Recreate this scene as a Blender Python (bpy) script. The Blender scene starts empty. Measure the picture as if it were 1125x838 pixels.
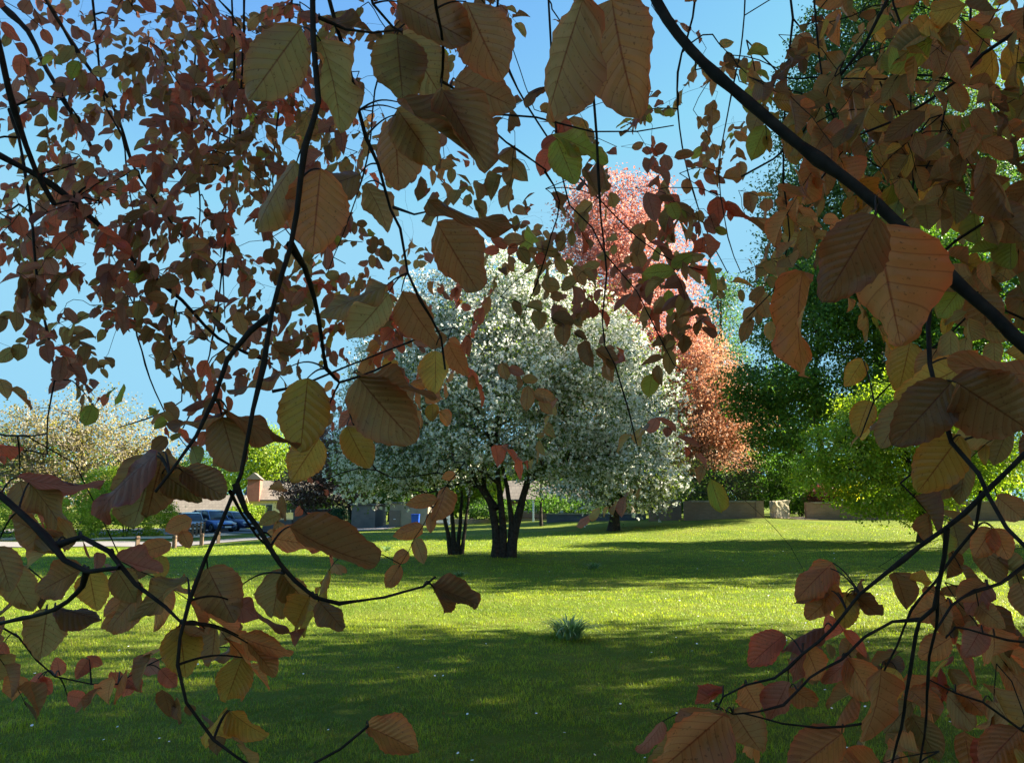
import bpy, math, numpy as np
from mathutils import Vector, Matrix
R = math.radians
rng = np.random.default_rng(7)
scene = bpy.context.scene
COL = bpy.context.collection

# ---------------------------------------------------------------- camera
CAM_Z = 1.6
F = 845.0                      # focal length in photo pixels (photo 1125 x 838)
PITCH = R(9.0)
cam_d = bpy.data.cameras.new("camera"); cam = bpy.data.objects.new("camera", cam_d)
COL.objects.link(cam)
cam.location = (0, 0, CAM_Z); cam.rotation_euler = (math.pi/2 + PITCH, 0, 0)
cam_d.sensor_fit = 'HORIZONTAL'; cam_d.sensor_width = 36.0; cam_d.lens = 36.0*F/1125.0
cam_d.clip_start = 0.05; cam_d.clip_end = 3000
scene.camera = cam
# ---------------------------------------------------------------- sky, sun, exposure
SUN_EL, SUN_ROT = 27.0, 80.0   # rotation clockwise from +Y
w = bpy.data.worlds.new("World"); scene.world = w; w.use_nodes = True
nt = w.node_tree; nt.nodes.clear()
sky = nt.nodes.new('ShaderNodeTexSky'); sky.sky_type = 'NISHITA'; sky.sun_disc = False
sky.sun_elevation = R(SUN_EL); sky.sun_rotation = R(SUN_ROT); sky.air_density = 1.0; sky.dust_density = 0.05; sky.ozone_density = 2.0
bg = nt.nodes.new('ShaderNodeBackground'); bg.inputs['Strength'].default_value = 0.062
out = nt.nodes.new('ShaderNodeOutputWorld')
hs = nt.nodes.new('ShaderNodeHueSaturation'); hs.inputs['Saturation'].default_value = 1.2; hs.inputs['Hue'].default_value = 0.5; nt.links.new(sky.outputs[0], hs.inputs['Color']); vmn = nt.nodes.new('ShaderNodeVectorMath'); vmn.operation = 'MINIMUM'; vmn.inputs[1].default_value = (.88, 1.85, 2.5); nt.links.new(hs.outputs[0], vmn.inputs[0]); nt.links.new(vmn.outputs[0], bg.inputs[0]); nt.links.new(bg.outputs[0], out.inputs[0])
sd = bpy.data.lights.new("sun", 'SUN'); sd.energy = 5.0; sd.angle = R(0.55); sd.color = (1.0, 0.90, 0.70)
sun = bpy.data.objects.new("sun", sd); COL.objects.link(sun)
SUNV = Vector((math.sin(R(SUN_ROT))*math.cos(R(SUN_EL)), math.cos(R(SUN_ROT))*math.cos(R(SUN_EL)), math.sin(R(SUN_EL))))
sun.rotation_euler = (-SUNV).to_track_quat('-Z', 'Y').to_euler(); sun.location = (30, 5, 30)
vs = scene.view_settings
vs.view_transform = 'Standard'; vs.look = 'None'; vs.gamma = 1.0; vs.use_curve_mapping = False; vs.exposure = 2.6
scene.render.engine = 'CYCLES'
scene.cycles.max_bounces = 7; scene.cycles.transmission_bounces = 4; scene.cycles.diffuse_bounces = 4
scene.cycles.transparent_max_bounces = 8; scene.cycles.use_denoising = True

# ---------------------------------------------------------------- projection helpers
FW = np.array([0, math.cos(PITCH), math.sin(PITCH)]); UP = np.array([0, -math.sin(PITCH), math.cos(PITCH)]); RT = np.array([1.0, 0, 0])
C0 = np.array([0, 0, CAM_Z])
def P(px, py, d):              # photo pixel + depth along the view axis -> world
    px = np.asarray(px, float); py = np.asarray(py, float); d = np.asarray(d, float)
    v = FW + ((px-562.5)/F)[..., None]*RT + (-(py-419.0)/F)[..., None]*UP
    return C0 + v*d[..., None]
def at(px, py, Y):             # photo pixel + distance north -> world
    v = FW + (px-562.5)/F*RT - (py-419.0)/F*UP
    return C0 + v*(Y/v[1])
def proj(p):
    q = np.atleast_2d(p)-C0; d = q@FW
    dd = np.where(np.abs(d) < 1e-6, 1e-6, d)
    return 562.5+F*(q@RT)/dd, 419.0-F*(q@UP)/dd, d
def sm(t): t = np.clip(t, 0, 1); return t*t*(3-2*t)
def H(x, y):                   # height of the ground
    x = np.asarray(x, float); y = np.asarray(y, float)
    h = -0.55*sm((-x-6)/13)*sm((y-20)/20) + 0.75*sm((x+8)/22)*sm((y-28)/14)
    h = h + 0.05*np.sin(x*0.33+1)*np.sin(y*0.27)*sm((y-6)/10) + 0.03*np.sin(x*0.9+y*0.35)*sm((y-8)/10)
    return h

# ---------------------------------------------------------------- object helpers
def tag(o, label=None, cat=None, group=None, kind=None):
    if label: o['label'] = label
    if cat: o['category'] = cat
    if group: o['group'] = group
    if kind: o['kind'] = kind
    return o
def thing(name, loc, label, cat, group=None, rz=0.0):
    o = bpy.data.objects.new(name, None); o.empty_display_size = 0.3; COL.objects.link(o)
    o.location = loc; o.rotation_euler = (0, 0, rz)
    return tag(o, label, cat, group)
def link(name, me, mat=None, parent=None, local=False):
    """mesh data in world coordinates, unless local; child keeps them by an inverse offset"""
    o = bpy.data.objects.new(name, me); COL.objects.link(o)
    if mat is not None:
        for m in (mat if isinstance(mat, (list, tuple)) else [mat]): me.materials.append(m)
    if parent is not None:
        o.parent = parent
        if not local:
            L = np.array(wloc(parent)); n = len(me.vertices)
            co = np.empty(n*3, np.float32); me.vertices.foreach_get('co', co)
            co = co.reshape(-1, 3)-L.astype(np.float32); me.vertices.foreach_set('co', co.ravel()); me.update()
    return o
def wloc(o):
    v = Vector(o.location)
    while o.parent: o = o.parent; v = v+o.location
    return v
def mesh_np(name, V, Fs, col=None, luv=None, smooth=True, midx=None):
    """V (n,3); Fs (m,k) int array of equal-sized faces, or a list of such arrays"""
    if not isinstance(Fs, list): Fs = [Fs]
    Fs = [f for f in Fs if len(f)]
    me = bpy.data.meshes.new(name)
    me.vertices.add(len(V)); me.vertices.foreach_set('co', np.asarray(V, np.float32).ravel())
    loops = np.concatenate([f.ravel() for f in Fs]); tot = np.concatenate([np.full(len(f), f.shape[1]) for f in Fs])
    st = np.concatenate([[0], np.cumsum(tot)[:-1]])
    me.loops.add(len(loops)); me.loops.foreach_set('vertex_index', loops.astype(np.int32))
    me.polygons.add(len(tot)); me.polygons.foreach_set('loop_start', st.astype(np.int32)); me.polygons.foreach_set('loop_total', tot.astype(np.int32))
    if smooth: me.polygons.foreach_set('use_smooth', np.ones(len(tot), bool))
    if midx is not None: me.polygons.foreach_set('material_index', np.asarray(midx, np.int32))
    if col is not None:
        a = me.attributes.new('Col', 'FLOAT_COLOR', 'POINT'); c = np.ones((len(V), 4), np.float32); c[:, :3] = col; a.data.foreach_set('color', c.ravel())
    if luv is not None:
        a = me.attributes.new('luv', 'FLOAT_VECTOR', 'POINT'); c = np.zeros((len(V), 3), np.float32); c[:, :luv.shape[1]] = luv; a.data.foreach_set('vector', c.ravel())
    me.update(); me.validate()
    return me
def frames(d, nrm):
    """rows: unit x=d, y, z built from direction d and approx normal nrm, shape (N,3,3) columns"""
    x = d/np.linalg.norm(d, axis=1, keepdims=True)
    y = np.cross(nrm, x); y /= (np.linalg.norm(y, axis=1, keepdims=True)+1e-9)
    z = np.cross(x, y)
    return np.stack([x, y, z], axis=2)
def stamp(T, TF, pos, M, size, col=None, tuv=None):
    """copy template T (t,3) at pos with frames M and sizes (N,) or (N,3)"""
    N = len(pos); size = np.asarray(size, float)
    if size.ndim == 1: size = np.repeat(size[:, None], 3, 1)
    TT = T[None] if T.ndim == 2 else T
    V = np.einsum('nij,ntj->nti', M, TT*size[:, None, :])+pos[:, None]
    t = T.shape[-2]
    Fs = [(f[None]+np.arange(N)[:, None, None]*t).reshape(-1, f.shape[1]) for f in (TF if isinstance(TF, list) else [TF])]
    c = np.repeat(col, t, axis=0) if col is not None else None
    l = np.tile(tuv, (N, 1)) if tuv is not None else None
    return V.reshape(-1, 3), Fs, c, l
def rdir(n, r=rng):
    v = r.normal(size=(n, 3)); return v/np.linalg.norm(v, axis=1, keepdims=True)
T_FOLD = np.array([[0, 0, 0], [.45, .32, .10], [1, 0, -.05], [.45, -.32, .10]], float)   # folded leaf, base at origin
F_FOLD = np.array([[0, 1, 2], [0, 2, 3]])[:, ::-1].copy()
T_QUAD = np.array([[-.5, -.38, 0], [.5, -.5, .08], [.42, .5, 0], [-.5, .4, .1]], float)
F_QUAD = np.array([[0, 1, 2, 3]])
def tubes(paths, sides=6):
    """paths: list of (pts (n,3), radii (n,)) -> V, F"""
    Vs, Fq, off = [], [], 0
    for pts, rad in paths:
        pts = np.asarray(pts, float); rad = np.asarray(rad, float); n = len(pts)
        t = np.gradient(pts, axis=0); t /= (np.linalg.norm(t, axis=1, keepdims=True)+1e-9)
        ref = np.array([0.31, 0.2, 0.93]) if abs(t[0, 2]) < .9 else np.array([1.0, 0.1, 0])
        u = np.cross(t, ref); u /= (np.linalg.norm(u, axis=1, keepdims=True)+1e-9); v = np.cross(t, u)
        a = np.arange(sides)*2*math.pi/sides
        ring = pts[:, None]+rad[:, None, None]*(np.cos(a)[None, :, None]*u[:, None]+np.sin(a)[None, :, None]*v[:, None])
        Vs.append(ring.reshape(-1, 3))
        i = np.arange(n-1)[:, None]*sides; j = np.arange(sides)[None]; k = (j+1) % sides
        Fq.append(np.stack([i+j, i+k, i+sides+k, i+sides+j], 2).reshape(-1, 4)+off); off += n*sides
    return np.concatenate(Vs), np.concatenate(Fq)
def smooth_path(pts, step):
    """Catmull-Rom through pts (rows may carry extra columns), about `step` apart"""
    pts = np.asarray(pts, float); n = len(pts)
    if n < 2: return pts
    Q = np.vstack([2*pts[0]-pts[1], pts, 2*pts[-1]-pts[-2]]); res = []
    for i in range(1, n):
        p0, p1, p2, p3 = Q[i-1], Q[i], Q[i+1], Q[i+2]
        m = max(1, int(np.linalg.norm((p2-p1)[:3])/step))
        for t in np.arange(m)/m:
            res.append(.5*((2*p1)+(-p0+p2)*t+(2*p0-5*p1+4*p2-p3)*t*t+(-p0+3*p1-3*p2+p3)*t**3))
    res.append(pts[-1]); return np.array(res)

# ---------------------------------------------------------------- materials
def nodes(name):
    m = bpy.data.materials.new(name); m.use_nodes = True; n = m.node_tree; n.nodes.clear()
    return m, n, n.nodes.new, n.links.new
def mixc(n, fac, a, b, mode='MIX'):
    x = n.nodes.new('ShaderNodeMix'); x.data_type = 'RGBA'; x.blend_type = mode
    for s, v in ((x.inputs['Factor'], fac), (x.inputs[6], a), (x.inputs[7], b)):
        if hasattr(v, 'is_output'): n.links.new(v, s)
        elif isinstance(v, (int, float)): s.default_value = v
        else: s.default_value = (*v[:3], 1)
    return x.outputs[2]
def math_n(n, op, a, b=None, c=None):
    x = n.nodes.new('ShaderNodeMath'); x.operation = op
    for i, v in enumerate((a, b, c)):
        if v is None: continue
        if hasattr(v, 'is_output'): n.links.new(v, x.inputs[i])
        else: x.inputs[i].default_value = v
    return x.outputs[0]
def noise(n, scale, detail=4, coord='Object', rough=.55, dist=0):
    t = n.nodes.new('ShaderNodeTexCoord'); x = n.nodes.new('ShaderNodeTexNoise')
    x.inputs['Scale'].default_value = scale; x.inputs['Detail'].default_value = detail; x.inputs['Roughness'].default_value = rough; x.inputs['Distortion'].default_value = dist
    n.links.new(t.outputs[coord], x.inputs['Vector']); return x.outputs['Fac']
def ramp(n, fac, stops):
    x = n.nodes.new('ShaderNodeValToRGB'); n.links.new(fac, x.inputs[0]); e = x.color_ramp.elements
    while len(e) < len(stops): e.new(0.5)
    for i, (p, c) in enumerate(stops): e[i].position = p; e[i].color = (*c, 1)
    return x.outputs[0]
def bump(n, h, s, d=.02):
    b = n.nodes.new('ShaderNodeBump'); b.inputs['Strength'].default_value = s; b.inputs['Distance'].default_value = d; n.links.new(h, b.inputs['Height']); return b.outputs[0]
def leaf_mat(name, trans=.45, tint=(1.3, 1.5, .5), gain=1.0, rough=.5, spec=.25):
    m, n, N, L = nodes(name)
    a = N('ShaderNodeAttribute'); a.attribute_name = 'Col'
    d = N('ShaderNodeBsdfPrincipled'); d.inputs['Roughness'].default_value = rough; d.inputs['Specular IOR Level'].default_value = spec
    L(a.outputs['Color'], d.inputs['Base Color'])
    t = N('ShaderNodeBsdfTranslucent'); L(mixc(n, 1.0, a.outputs['Color'], tuple(x*gain for x in tint), 'MULTIPLY'), t.inputs['Color'])
    mx = N('ShaderNodeMixShader'); mx.inputs[0].default_value = trans; L(d.outputs[0], mx.inputs[1]); L(t.outputs[0], mx.inputs[2])
    o = N('ShaderNodeOutputMaterial'); L(mx.outputs[0], o.inputs[0]); return m
def solid(name, c1, c2=None, scale=8, rough=.8, spec=.3, bmp=0, metal=0, stops=(.35, .65), detail=5, bd=.02, coat=0):
    m, n, N, L = nodes(name); d = N('ShaderNodeBsdfPrincipled'); d.inputs['Roughness'].default_value = rough; d.inputs['Specular IOR Level'].default_value = spec; d.inputs['Metallic'].default_value = metal
    d.inputs['Coat Weight'].default_value = coat
    if c2 is None: c2 = tuple(x*.85 for x in c1)
    f = noise(n, scale, detail); L(ramp(n, f, [(stops[0], c1), (stops[1], c2)]), d.inputs['Base Color'])
    if bmp: L(bump(n, f, bmp, bd), d.inputs['Normal'])
    o = N('ShaderNodeOutputMaterial'); L(d.outputs[0], o.inputs[0]); return m
def brick_mat(name, c1, c2, mortar, sc=3.0, bw=.45, rh=.15, ms=.012):
    m, n, N, L = nodes(name); d = N('ShaderNodeBsdfPrincipled'); d.inputs['Roughness'].default_value = .9
    tc = N('ShaderNodeTexCoord'); mp = N('ShaderNodeMapping'); mp.inputs['Rotation'].default_value = (R(90), 0, 0)
    L(tc.outputs['Object'], mp.inputs[0]); b = N('ShaderNodeTexBrick'); L(mp.outputs[0], b.inputs[0])
    b.inputs['Color1'].default_value = (*c1, 1); b.inputs['Color2'].default_value = (*c2, 1); b.inputs['Mortar'].default_value = (*mortar, 1)
    b.inputs['Scale'].default_value = sc; b.inputs['Brick Width'].default_value = bw*sc; b.inputs['Row Height'].default_value = rh*sc; b.inputs['Mortar Size'].default_value = ms*sc
    f = noise(n, 1.3, 6); c = mixc(n, math_n(n, 'MULTIPLY', f, .7), b.outputs[0], tuple(x*.45 for x in c1))
    L(c, d.inputs['Base Color']); L(bump(n, b.outputs['Fac'], -.5, .01), d.inputs['Normal'])
    o = N('ShaderNodeOutputMaterial'); L(d.outputs[0], o.inputs[0]); return m

M_BARK_DARK = solid('bark_dark', (.016, .012, .009), (.045, .036, .028), 14, .85, .2, .6)
M_BARK_GREY = solid('bark_grey', (.10, .085, .065), (.22, .19, .15), 9, .9, .2, .6)
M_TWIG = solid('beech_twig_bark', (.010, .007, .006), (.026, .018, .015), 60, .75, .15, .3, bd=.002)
# ================================================================ GROUND
m_lawn, n, N, L = nodes('lawn_soil_and_grass')
d = N('ShaderNodeBsdfPrincipled'); d.inputs['Roughness'].default_value = .9; d.inputs['Specular IOR Level'].default_value = .1
g1 = noise(n, 0.35, 6); g2 = noise(n, 5.0, 8, rough=.7); g3 = noise(n, 45, 4, rough=.8)
c = ramp(n, g1, [(.30, (.085, .135, .014)), (.52, (.14, .185, .022)), (.72, (.19, .20, .035))])
c = mixc(n, math_n(n, 'MULTIPLY', ramp(n, g2, [(.55, (0, 0, 0)), (.75, (1, 1, 1))]), .55), c, (.14, .115, .045))
c = mixc(n, .6, c, ramp(n, g3, [(.3, (.35, .38, .3)), (.7, (1.0, 1.0, .9))]), 'MULTIPLY')
L(c, d.inputs['Base Color']); L(bump(n, math_n(n, 'ADD', math_n(n, 'MULTIPLY', g3, .5), g2), .9, .06), d.inputs['Normal'])
o_ = N('ShaderNodeOutputMaterial'); L(d.outputs[0], o_.inputs[0])
u = np.linspace(-1, 1, 261); gx = 70*u + 530*u**5
v = np.linspace(0, 1, 281); gy = -25 + 110*v + 1100*v**6
X, Y = np.meshgrid(gx, gy); Z = H(X, Y)
V = np.stack([X, Y, Z], 2).reshape(-1, 3); nx = len(gx); i = np.arange(len(gy)-1)[:, None]*nx; j = np.arange(nx-1)[None]
Fq = np.stack([i+j, i+j+1, i+nx+j+1, i+nx+j], 2).reshape(-1, 4)
link('lawn_ground', mesh_np('lawn_ground', V, Fq), m_lawn); tag(bpy.data.objects['lawn_ground'], 'rolling mown lawn spreading to the trees and walls', None, None, 'structure')

def sheet(name, ctr, wid, mat, dz=.03):
    """a ribbon laid on the ground along ctr"""
    p = smooth_path(np.array(ctr, float), 1.0); t = np.gradient(p, axis=0); t /= np.linalg.norm(t, axis=1, keepdims=True); s = np.stack([-t[:, 1], t[:, 0]], 1)
    k = np.linspace(-.5, .5, 9); W = np.interp(np.linspace(0, 1, len(p)), np.linspace(0, 1, len(wid)), wid)
    xy = p[:, None]+s[:, None]*(k[None, :, None]*W[:, None, None]); z = H(xy[..., 0], xy[..., 1])+dz
    V = np.concatenate([xy, z[..., None]], 2).reshape(-1, 3); i = np.arange(len(p)-1)[:, None]*9; j = np.arange(8)[None]
    o = link(name, mesh_np(name, V, np.stack([i+j, i+j+1, i+9+j+1, i+9+j], 2).reshape(-1, 4)), mat); o['kind'] = 'structure'; return o
M_TAR = solid('tarmac', (.16, .15, .15), (.22, .20, .19), 25, .9, .2, .3)
M_GRAV = solid('gravel', (.42, .33, .22), (.55, .45, .32), 12, .95, .1, .4)
sheet('road', [(-60, 34), (-34, 39.5), (-22, 41.5), (-14, 45), (-11, 53), (-11, 62)], [5, 5, 5, 5], M_TAR, .035)
sheet('gravel_verge', [(-60, 40), (-36, 45.5), (-25, 48.5), (-19, 53)], [4.5, 4.5, 4.5], M_GRAV, .045)
sheet('car_park', [(-44, 60), (-34, 61), (-22, 61), (-12, 62)], [12, 12, 12], M_TAR, .03)
sheet('path', [(14.2, 42.0), (15.4, 42.6), (16.6, 47)], [3.0, 2.2, 2], solid('path_stone', (.40, .33, .25), (.5, .42, .33), 9, .9), .04)

# grass blades
M_GRASS = leaf_mat('grass_blades', .42, (1.25, 1.30, .35), 1.2, .45, .3)
def blades(x, y, h, wd, col, r):
    n_ = len(x); z = H(x, y)-.004; az = r.uniform(0, 2*math.pi, n_); lean = r.uniform(.3, 1.5, n_)
    s = np.stack([np.cos(az), np.sin(az), 0*az], 1); f = np.stack([-np.sin(az), np.cos(az), 0*az], 1)*lean[:, None]
    b = np.stack([x, y, z], 1); up = np.array([0, 0, 1.])
    p1 = b+up*h[:, None]*.55+f*h[:, None]*.25; p2 = b+up*h[:, None]*.95*(1-.25*lean[:, None])+f*h[:, None]*.85
    V = np.stack([b-s*wd[:, None], b+s*wd[:, None], p1+s*wd[:, None]*.8, p1-s*wd[:, None]*.8, p2], 1).reshape(-1, 3)
    k = np.arange(n_)[:, None]*5
    return V, [k+np.array([[0, 1, 2, 3]]), k+np.array([[3, 2, 4]])], np.repeat(col, 5, 0)
def vnoise(x, y, s, seed):     # cheap smooth noise
    r = np.random.default_rng(seed); t = 0
    for k in range(5):
        a = r.uniform(0, 6.28); f = s*(1.0+.7*k); t = t+np.sin((x*math.cos(a)+y*math.sin(a))*f+r.uniform(0, 6))*np.sin((x*math.sin(a)*.8-y*math.cos(a))*f*1.1+r.uniform(0, 6))
    return t/2.2
NB = 560000; r = np.random.default_rng(3)
q = r.uniform(0, 1, NB); y = 3.2*(38/3.2)**(q**1.05); x = r.uniform(-1, 1, NB)*(0.78*y+1.6)
t = vnoise(x, y, 1.9, 5); t2 = vnoise(x, y, .45, 8); t3 = vnoise(x, y, 6.0, 9)
h = (.026+.011*t+.010*t3+r.uniform(0, .018, NB)).clip(.012, .07); wd = .0008*(1+.20*y)*r.uniform(.7, 1.3, NB); h = h*(1+.012*y)
ca = np.array([.16, .27, .016]); cb = np.array([.37, .43, .03]); cc = np.array([.23, .19, .07]); cd = np.array([.045, .115, .030])
m1 = sm(.5+.5*t+r.normal(0, .25, NB))[:, None]; col = ca*(1-m1)+cb*m1; m2 = (sm(t2*1.1-.1)*.45)[:, None]; col = col*(1-m2)+cd*m2
dry = (r.uniform(0, 1, NB) < .05+.12*sm(t3))[:, None]; col = np.where(dry, cc, col)*r.uniform(.65, 1.2, (NB, 1))*(.86+.22*t3+.10*vnoise(x, y, 11., 33)).clip(.5, 1.35)[:, None]
V, Fs, c3 = blades(x, y, h, wd, col, r)
tag(link('grass', mesh_np('grass', V, Fs, c3), M_GRASS), 'short mown grass blades covering the lawn', 'grass', None, 'stuff')

# daisies
M_PETAL = solid('daisy_petal', (.80, .80, .76), None, 8, .6)
nd = 260; q = r.uniform(0, 1, nd); y = 4*(26/4)**q; x = r.uniform(-1, 1, nd)*(.72*y)
keep = (vnoise(x, y, .5, 12) > -.2); x = x[keep]; y = y[keep]; nd = len(x)
pos = np.stack([x, y, H(x, y)+.055+.002*y], 1)
a = np.arange(9)*2*math.pi/9; Td = np.stack([np.cos(a), np.sin(a), 0*a+.15], 1); Td = np.vstack([[0, 0, .05], Td]); Fd = np.array([[0, k+1, (k+1) % 9+1] for k in range(9)])
Mx = frames(rdir(nd)*np.array([1, 1, .1]), np.array([[0, -.35, 1.]])+rdir(nd)*.35)
V, Fs, _, _ = stamp(Td, Fd, pos, Mx, np.full(nd, .0075)*(1+.03*y)*r.uniform(.8, 1.3, nd))
tag(link('daisies', mesh_np('daisies', V, Fs), M_PETAL), 'tiny white daisies scattered over the lawn', 'daisies', None, 'stuff')

# tufts of long bulb leaves
M_TUFT = leaf_mat('bulb_leaves', .3, (1.1, 1.3, .6), 1, .4, .4)
def tuft(px, py, Yd, rad, hh, nleaf, label, seed):
    r = np.random.default_rng(seed); b = at(px, py, Yd); b[2] = H(b[0], b[1])
    o = thing('bulb_clump', b, label, 'plant', 'bulb clumps in the lawn')
    Vs, Fq, cs, off = [], [], [], 0
    for k in range(nleaf):
        az = r.uniform(0, 6.28); ln = hh*r.uniform(.6, 1.15); s0 = b+np.array([math.cos(az), math.sin(az), 0])*rad*.35*r.uniform(0, 1)
        o_ = np.array([math.cos(az), math.sin(az), 0]); si = np.array([-o_[1], o_[0], 0]); t = np.linspace(0, 1, 6)[:, None]; dr = r.uniform(.7, 1.5)
        c = s0+o_*ln*dr*.7*t**1.6+np.array([0, 0, 1])*ln*(t-.55*dr*t**2.4)
        wv = .011*(1-t**2.5)*r.uniform(.7, 1.2)+.0008
        V = np.concatenate([c-si*wv, c+si*wv]); Vs.append(V); i = np.arange(5); Fq.append(np.stack([i, i+1, i+7, i+6], 1)+off); off += 12
        cs.append(np.tile(np.array([.15, .24, .10])*r.uniform(.7, 1.4), (12, 1)))
    link('leaves', mesh_np('leaves', np.concatenate(Vs), np.concatenate(Fq), np.concatenate(cs)), M_TUFT, o)
tuft(625, 697, 9.6, .5, .42, 170, 'largest clump of long strappy bulb leaves in the middle of the lawn', 1)
tuft(652, 622, 19.8, .35, .28, 80, 'low dark clump of bulb leaves behind the sunlit band of lawn', 2)
tuft(505, 630, 18.2, .3, .2, 50, 'small faint clump of bulb leaves in front of the thin multi-stemmed tree', 3)
tuft(425, 601, 27.5, .3, .3, 50, 'clump of bulb leaves left of the thin multi-stemmed tree', 4)

# ================================================================ TREES
M_LEAF = leaf_mat('green_leaf', .45, (1.2, 1.4, .45), 1.15, .5, .25)
M_LEAFR = leaf_mat('red_leaf', .45, (1.25, .95, .85), 1.1, .5, .25)
M_BLOS = leaf_mat('white_blossom', .35, (1, 1, 1), 1.0, .8, .1)
def wob(a, b, k, amp, r):
    t = np.linspace(0, 1, k)[:, None]; p = a+(b-a)*t; wv = np.cumsum(r.normal(0, 1, (k, 3)), 0); wv -= wv[0]+(wv[-1]-wv[0])*t
    return p+wv*amp*np.linalg.norm(b-a)/k**.5
def crown_points(blobs, ncl, per, spread, r, shell=.55):
    vol = np.array([b[1][0]*b[1][1]*b[1][2] for b in blobs])**.75; pr = vol/vol.sum(); bi = r.choice(len(blobs), ncl, p=pr)
    C = np.array([b[0] for b in blobs])[bi]; Rd = np.array([b[1] for b in blobs])[bi]
    dd = rdir(ncl, r); rr = (shell+(1-shell)*r.uniform(0, 1, ncl)**.6)[:, None]
    cc = C+dd*Rd*rr
    pts = (cc[:, None]+r.normal(0, 1, (ncl, per, 3))*spread*np.array([1, 1, .6])).reshape(-1, 3)
    nr = np.repeat(dd, per, 0)
    return cc, pts, nr
def make_tree(name, base, label, cat, blobs, stems, leafcols, ncl=600, per=40, spread=.35, size=.14, bark=M_BARK_DARK, leafm=M_LEAF, group=None, seed=0, blossom=None, nlimb=40, limb_r=.05, shell=.55, droop=.3, twig_n=0, leafname='crown', tmpl='fold'):
    r = np.random.default_rng(seed); base = np.array(base, float)
    o = thing(name, base, label, cat, group)
    blobs = [(np.array(c, float), np.array(q, float)) for c, q in blobs]
    cc, pts, nr = crown_points(blobs, ncl, per, spread, r, shell)
    nn = len(pts)
    if nn:
        dirs = rdir(nn, r)*.8+nr*.4+np.array([0, 0, -droop]); nor = nr*.5+rdir(nn, r)*.7+np.array([0, 0, .5])
        Mx = frames(dirs, nor); sz = size*r.uniform(.6, 1.25, nn)
        lc = np.array(leafcols, float); cl = r.integers(0, len(lc), ncl); t = r.uniform(0, 1, nn)[:, None]
        c = lc[np.repeat(cl, per)]*(1-t*.5)+lc[r.integers(0, len(lc), nn)]*t*.5; c = c*r.uniform(.75, 1.25, (nn, 1))
        V, Fs, c, _ = stamp(T_FOLD if tmpl == 'fold' else T_QUAD, F_FOLD if tmpl == 'fold' else F_QUAD, pts, Mx, sz, c)
        link(leafname, mesh_np(leafname, V, Fs, c, smooth=False), leafm, o)
    if blossom:
        nb, bs, bc = blossom[:3]; idx = r.choice(ncl, nb); top = blossom[3] if len(blossom) > 3 else .3
        bp = cc[idx]+r.normal(0, 1, (nb, 3))*spread*1.05*np.array([1, 1, .7])
        k = 5; pp = (bp[:, None]+r.normal(0, 1, (nb, k, 3))*bs*.42).reshape(-1, 3); m = len(pp)
        Mx = frames(rdir(m, r), rdir(m, r)); lc = np.array(bc, float)
        c = lc[r.integers(0, len(lc), m)]*r.uniform(.85, 1.05, (m, 1))
        V, Fs, c, _ = stamp(T_QUAD, F_QUAD, pp, Mx, bs*r.uniform(.5, 1.0, m), c)
        link('blossom', mesh_np('blossom', V, Fs, c, smooth=False), M_BLOS, o)
    paths = []; tips = []
    for st in stems:
        p = np.array([s[:3] for s in st], float); rd = np.array([s[3] for s in st], float)
        q = smooth_path(np.hstack([p, rd[:, None]]), .35); q[:, :3] += r.normal(0, .012, (len(q), 3))
        paths.append((q[:, :3], q[:, 3])); tips.append(q[len(q)//3:])
    V, Fq = tubes(paths, 10); jj = r.normal(0, 1, (len(V), 3))*.006; link('trunk', mesh_np('trunk', V+jj, Fq), bark, o)
    if nlimb:
        T = np.concatenate(tips); paths = []
        sel = r.choice(ncl, min(nlimb, ncl), replace=False)
        for k in sel:
            tgt = cc[k]; dlt = T[:, :3]-tgt; cost = np.linalg.norm(dlt, axis=1)+1.2*np.clip(T[:, 2]-tgt[2]+.3, 0, None); s = T[np.argmin(cost)]
            q = wob(s[:3], tgt, 9, .16, r); q[1:-1, 2] += .05*np.linalg.norm(tgt-s[:3])*np.sin(np.linspace(0, math.pi, 9))[1:-1]
            r0 = min(limb_r, s[3]*.8); paths.append((q, np.linspace(r0, r0*.18, 9)))
            for _ in range(twig_n):
                a = q[r.integers(3, 9)]; paths.append((wob(a, a+rdir(1, r)[0]*r.uniform(.5, 1.5)*spread*2.2, 5, .15, r), np.linspace(r0*.25, r0*.06, 5)))
        V, Fq = tubes(paths, 5); link('limbs', mesh_np('limbs', V, Fq), bark, o)
    return o
def gz(px, Yd, py=560):
    b = at(px, py, Yd); b[2] = H(b[0], b[1])-.05; return b
def zat(py, Yd): return at(562.5, py, Yd)[2]
def xat(px, py, Yd): return at(px, py, Yd)[0]
def blob(px, py, wpx, hpx, Yd, ry=None):
    c = at(px, py, Yd); s = Yd/F; return (c, np.array([wpx*s/2, (ry if ry else wpx*s/2), hpx*s/2]))

WHITE = [(.78, .79, .76), (.66, .70, .64), (.80, .79, .75)]
GG = [(.09, .13, .045), (.14, .18, .06), (.06, .10, .04), (.18, .20, .07)]
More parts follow.
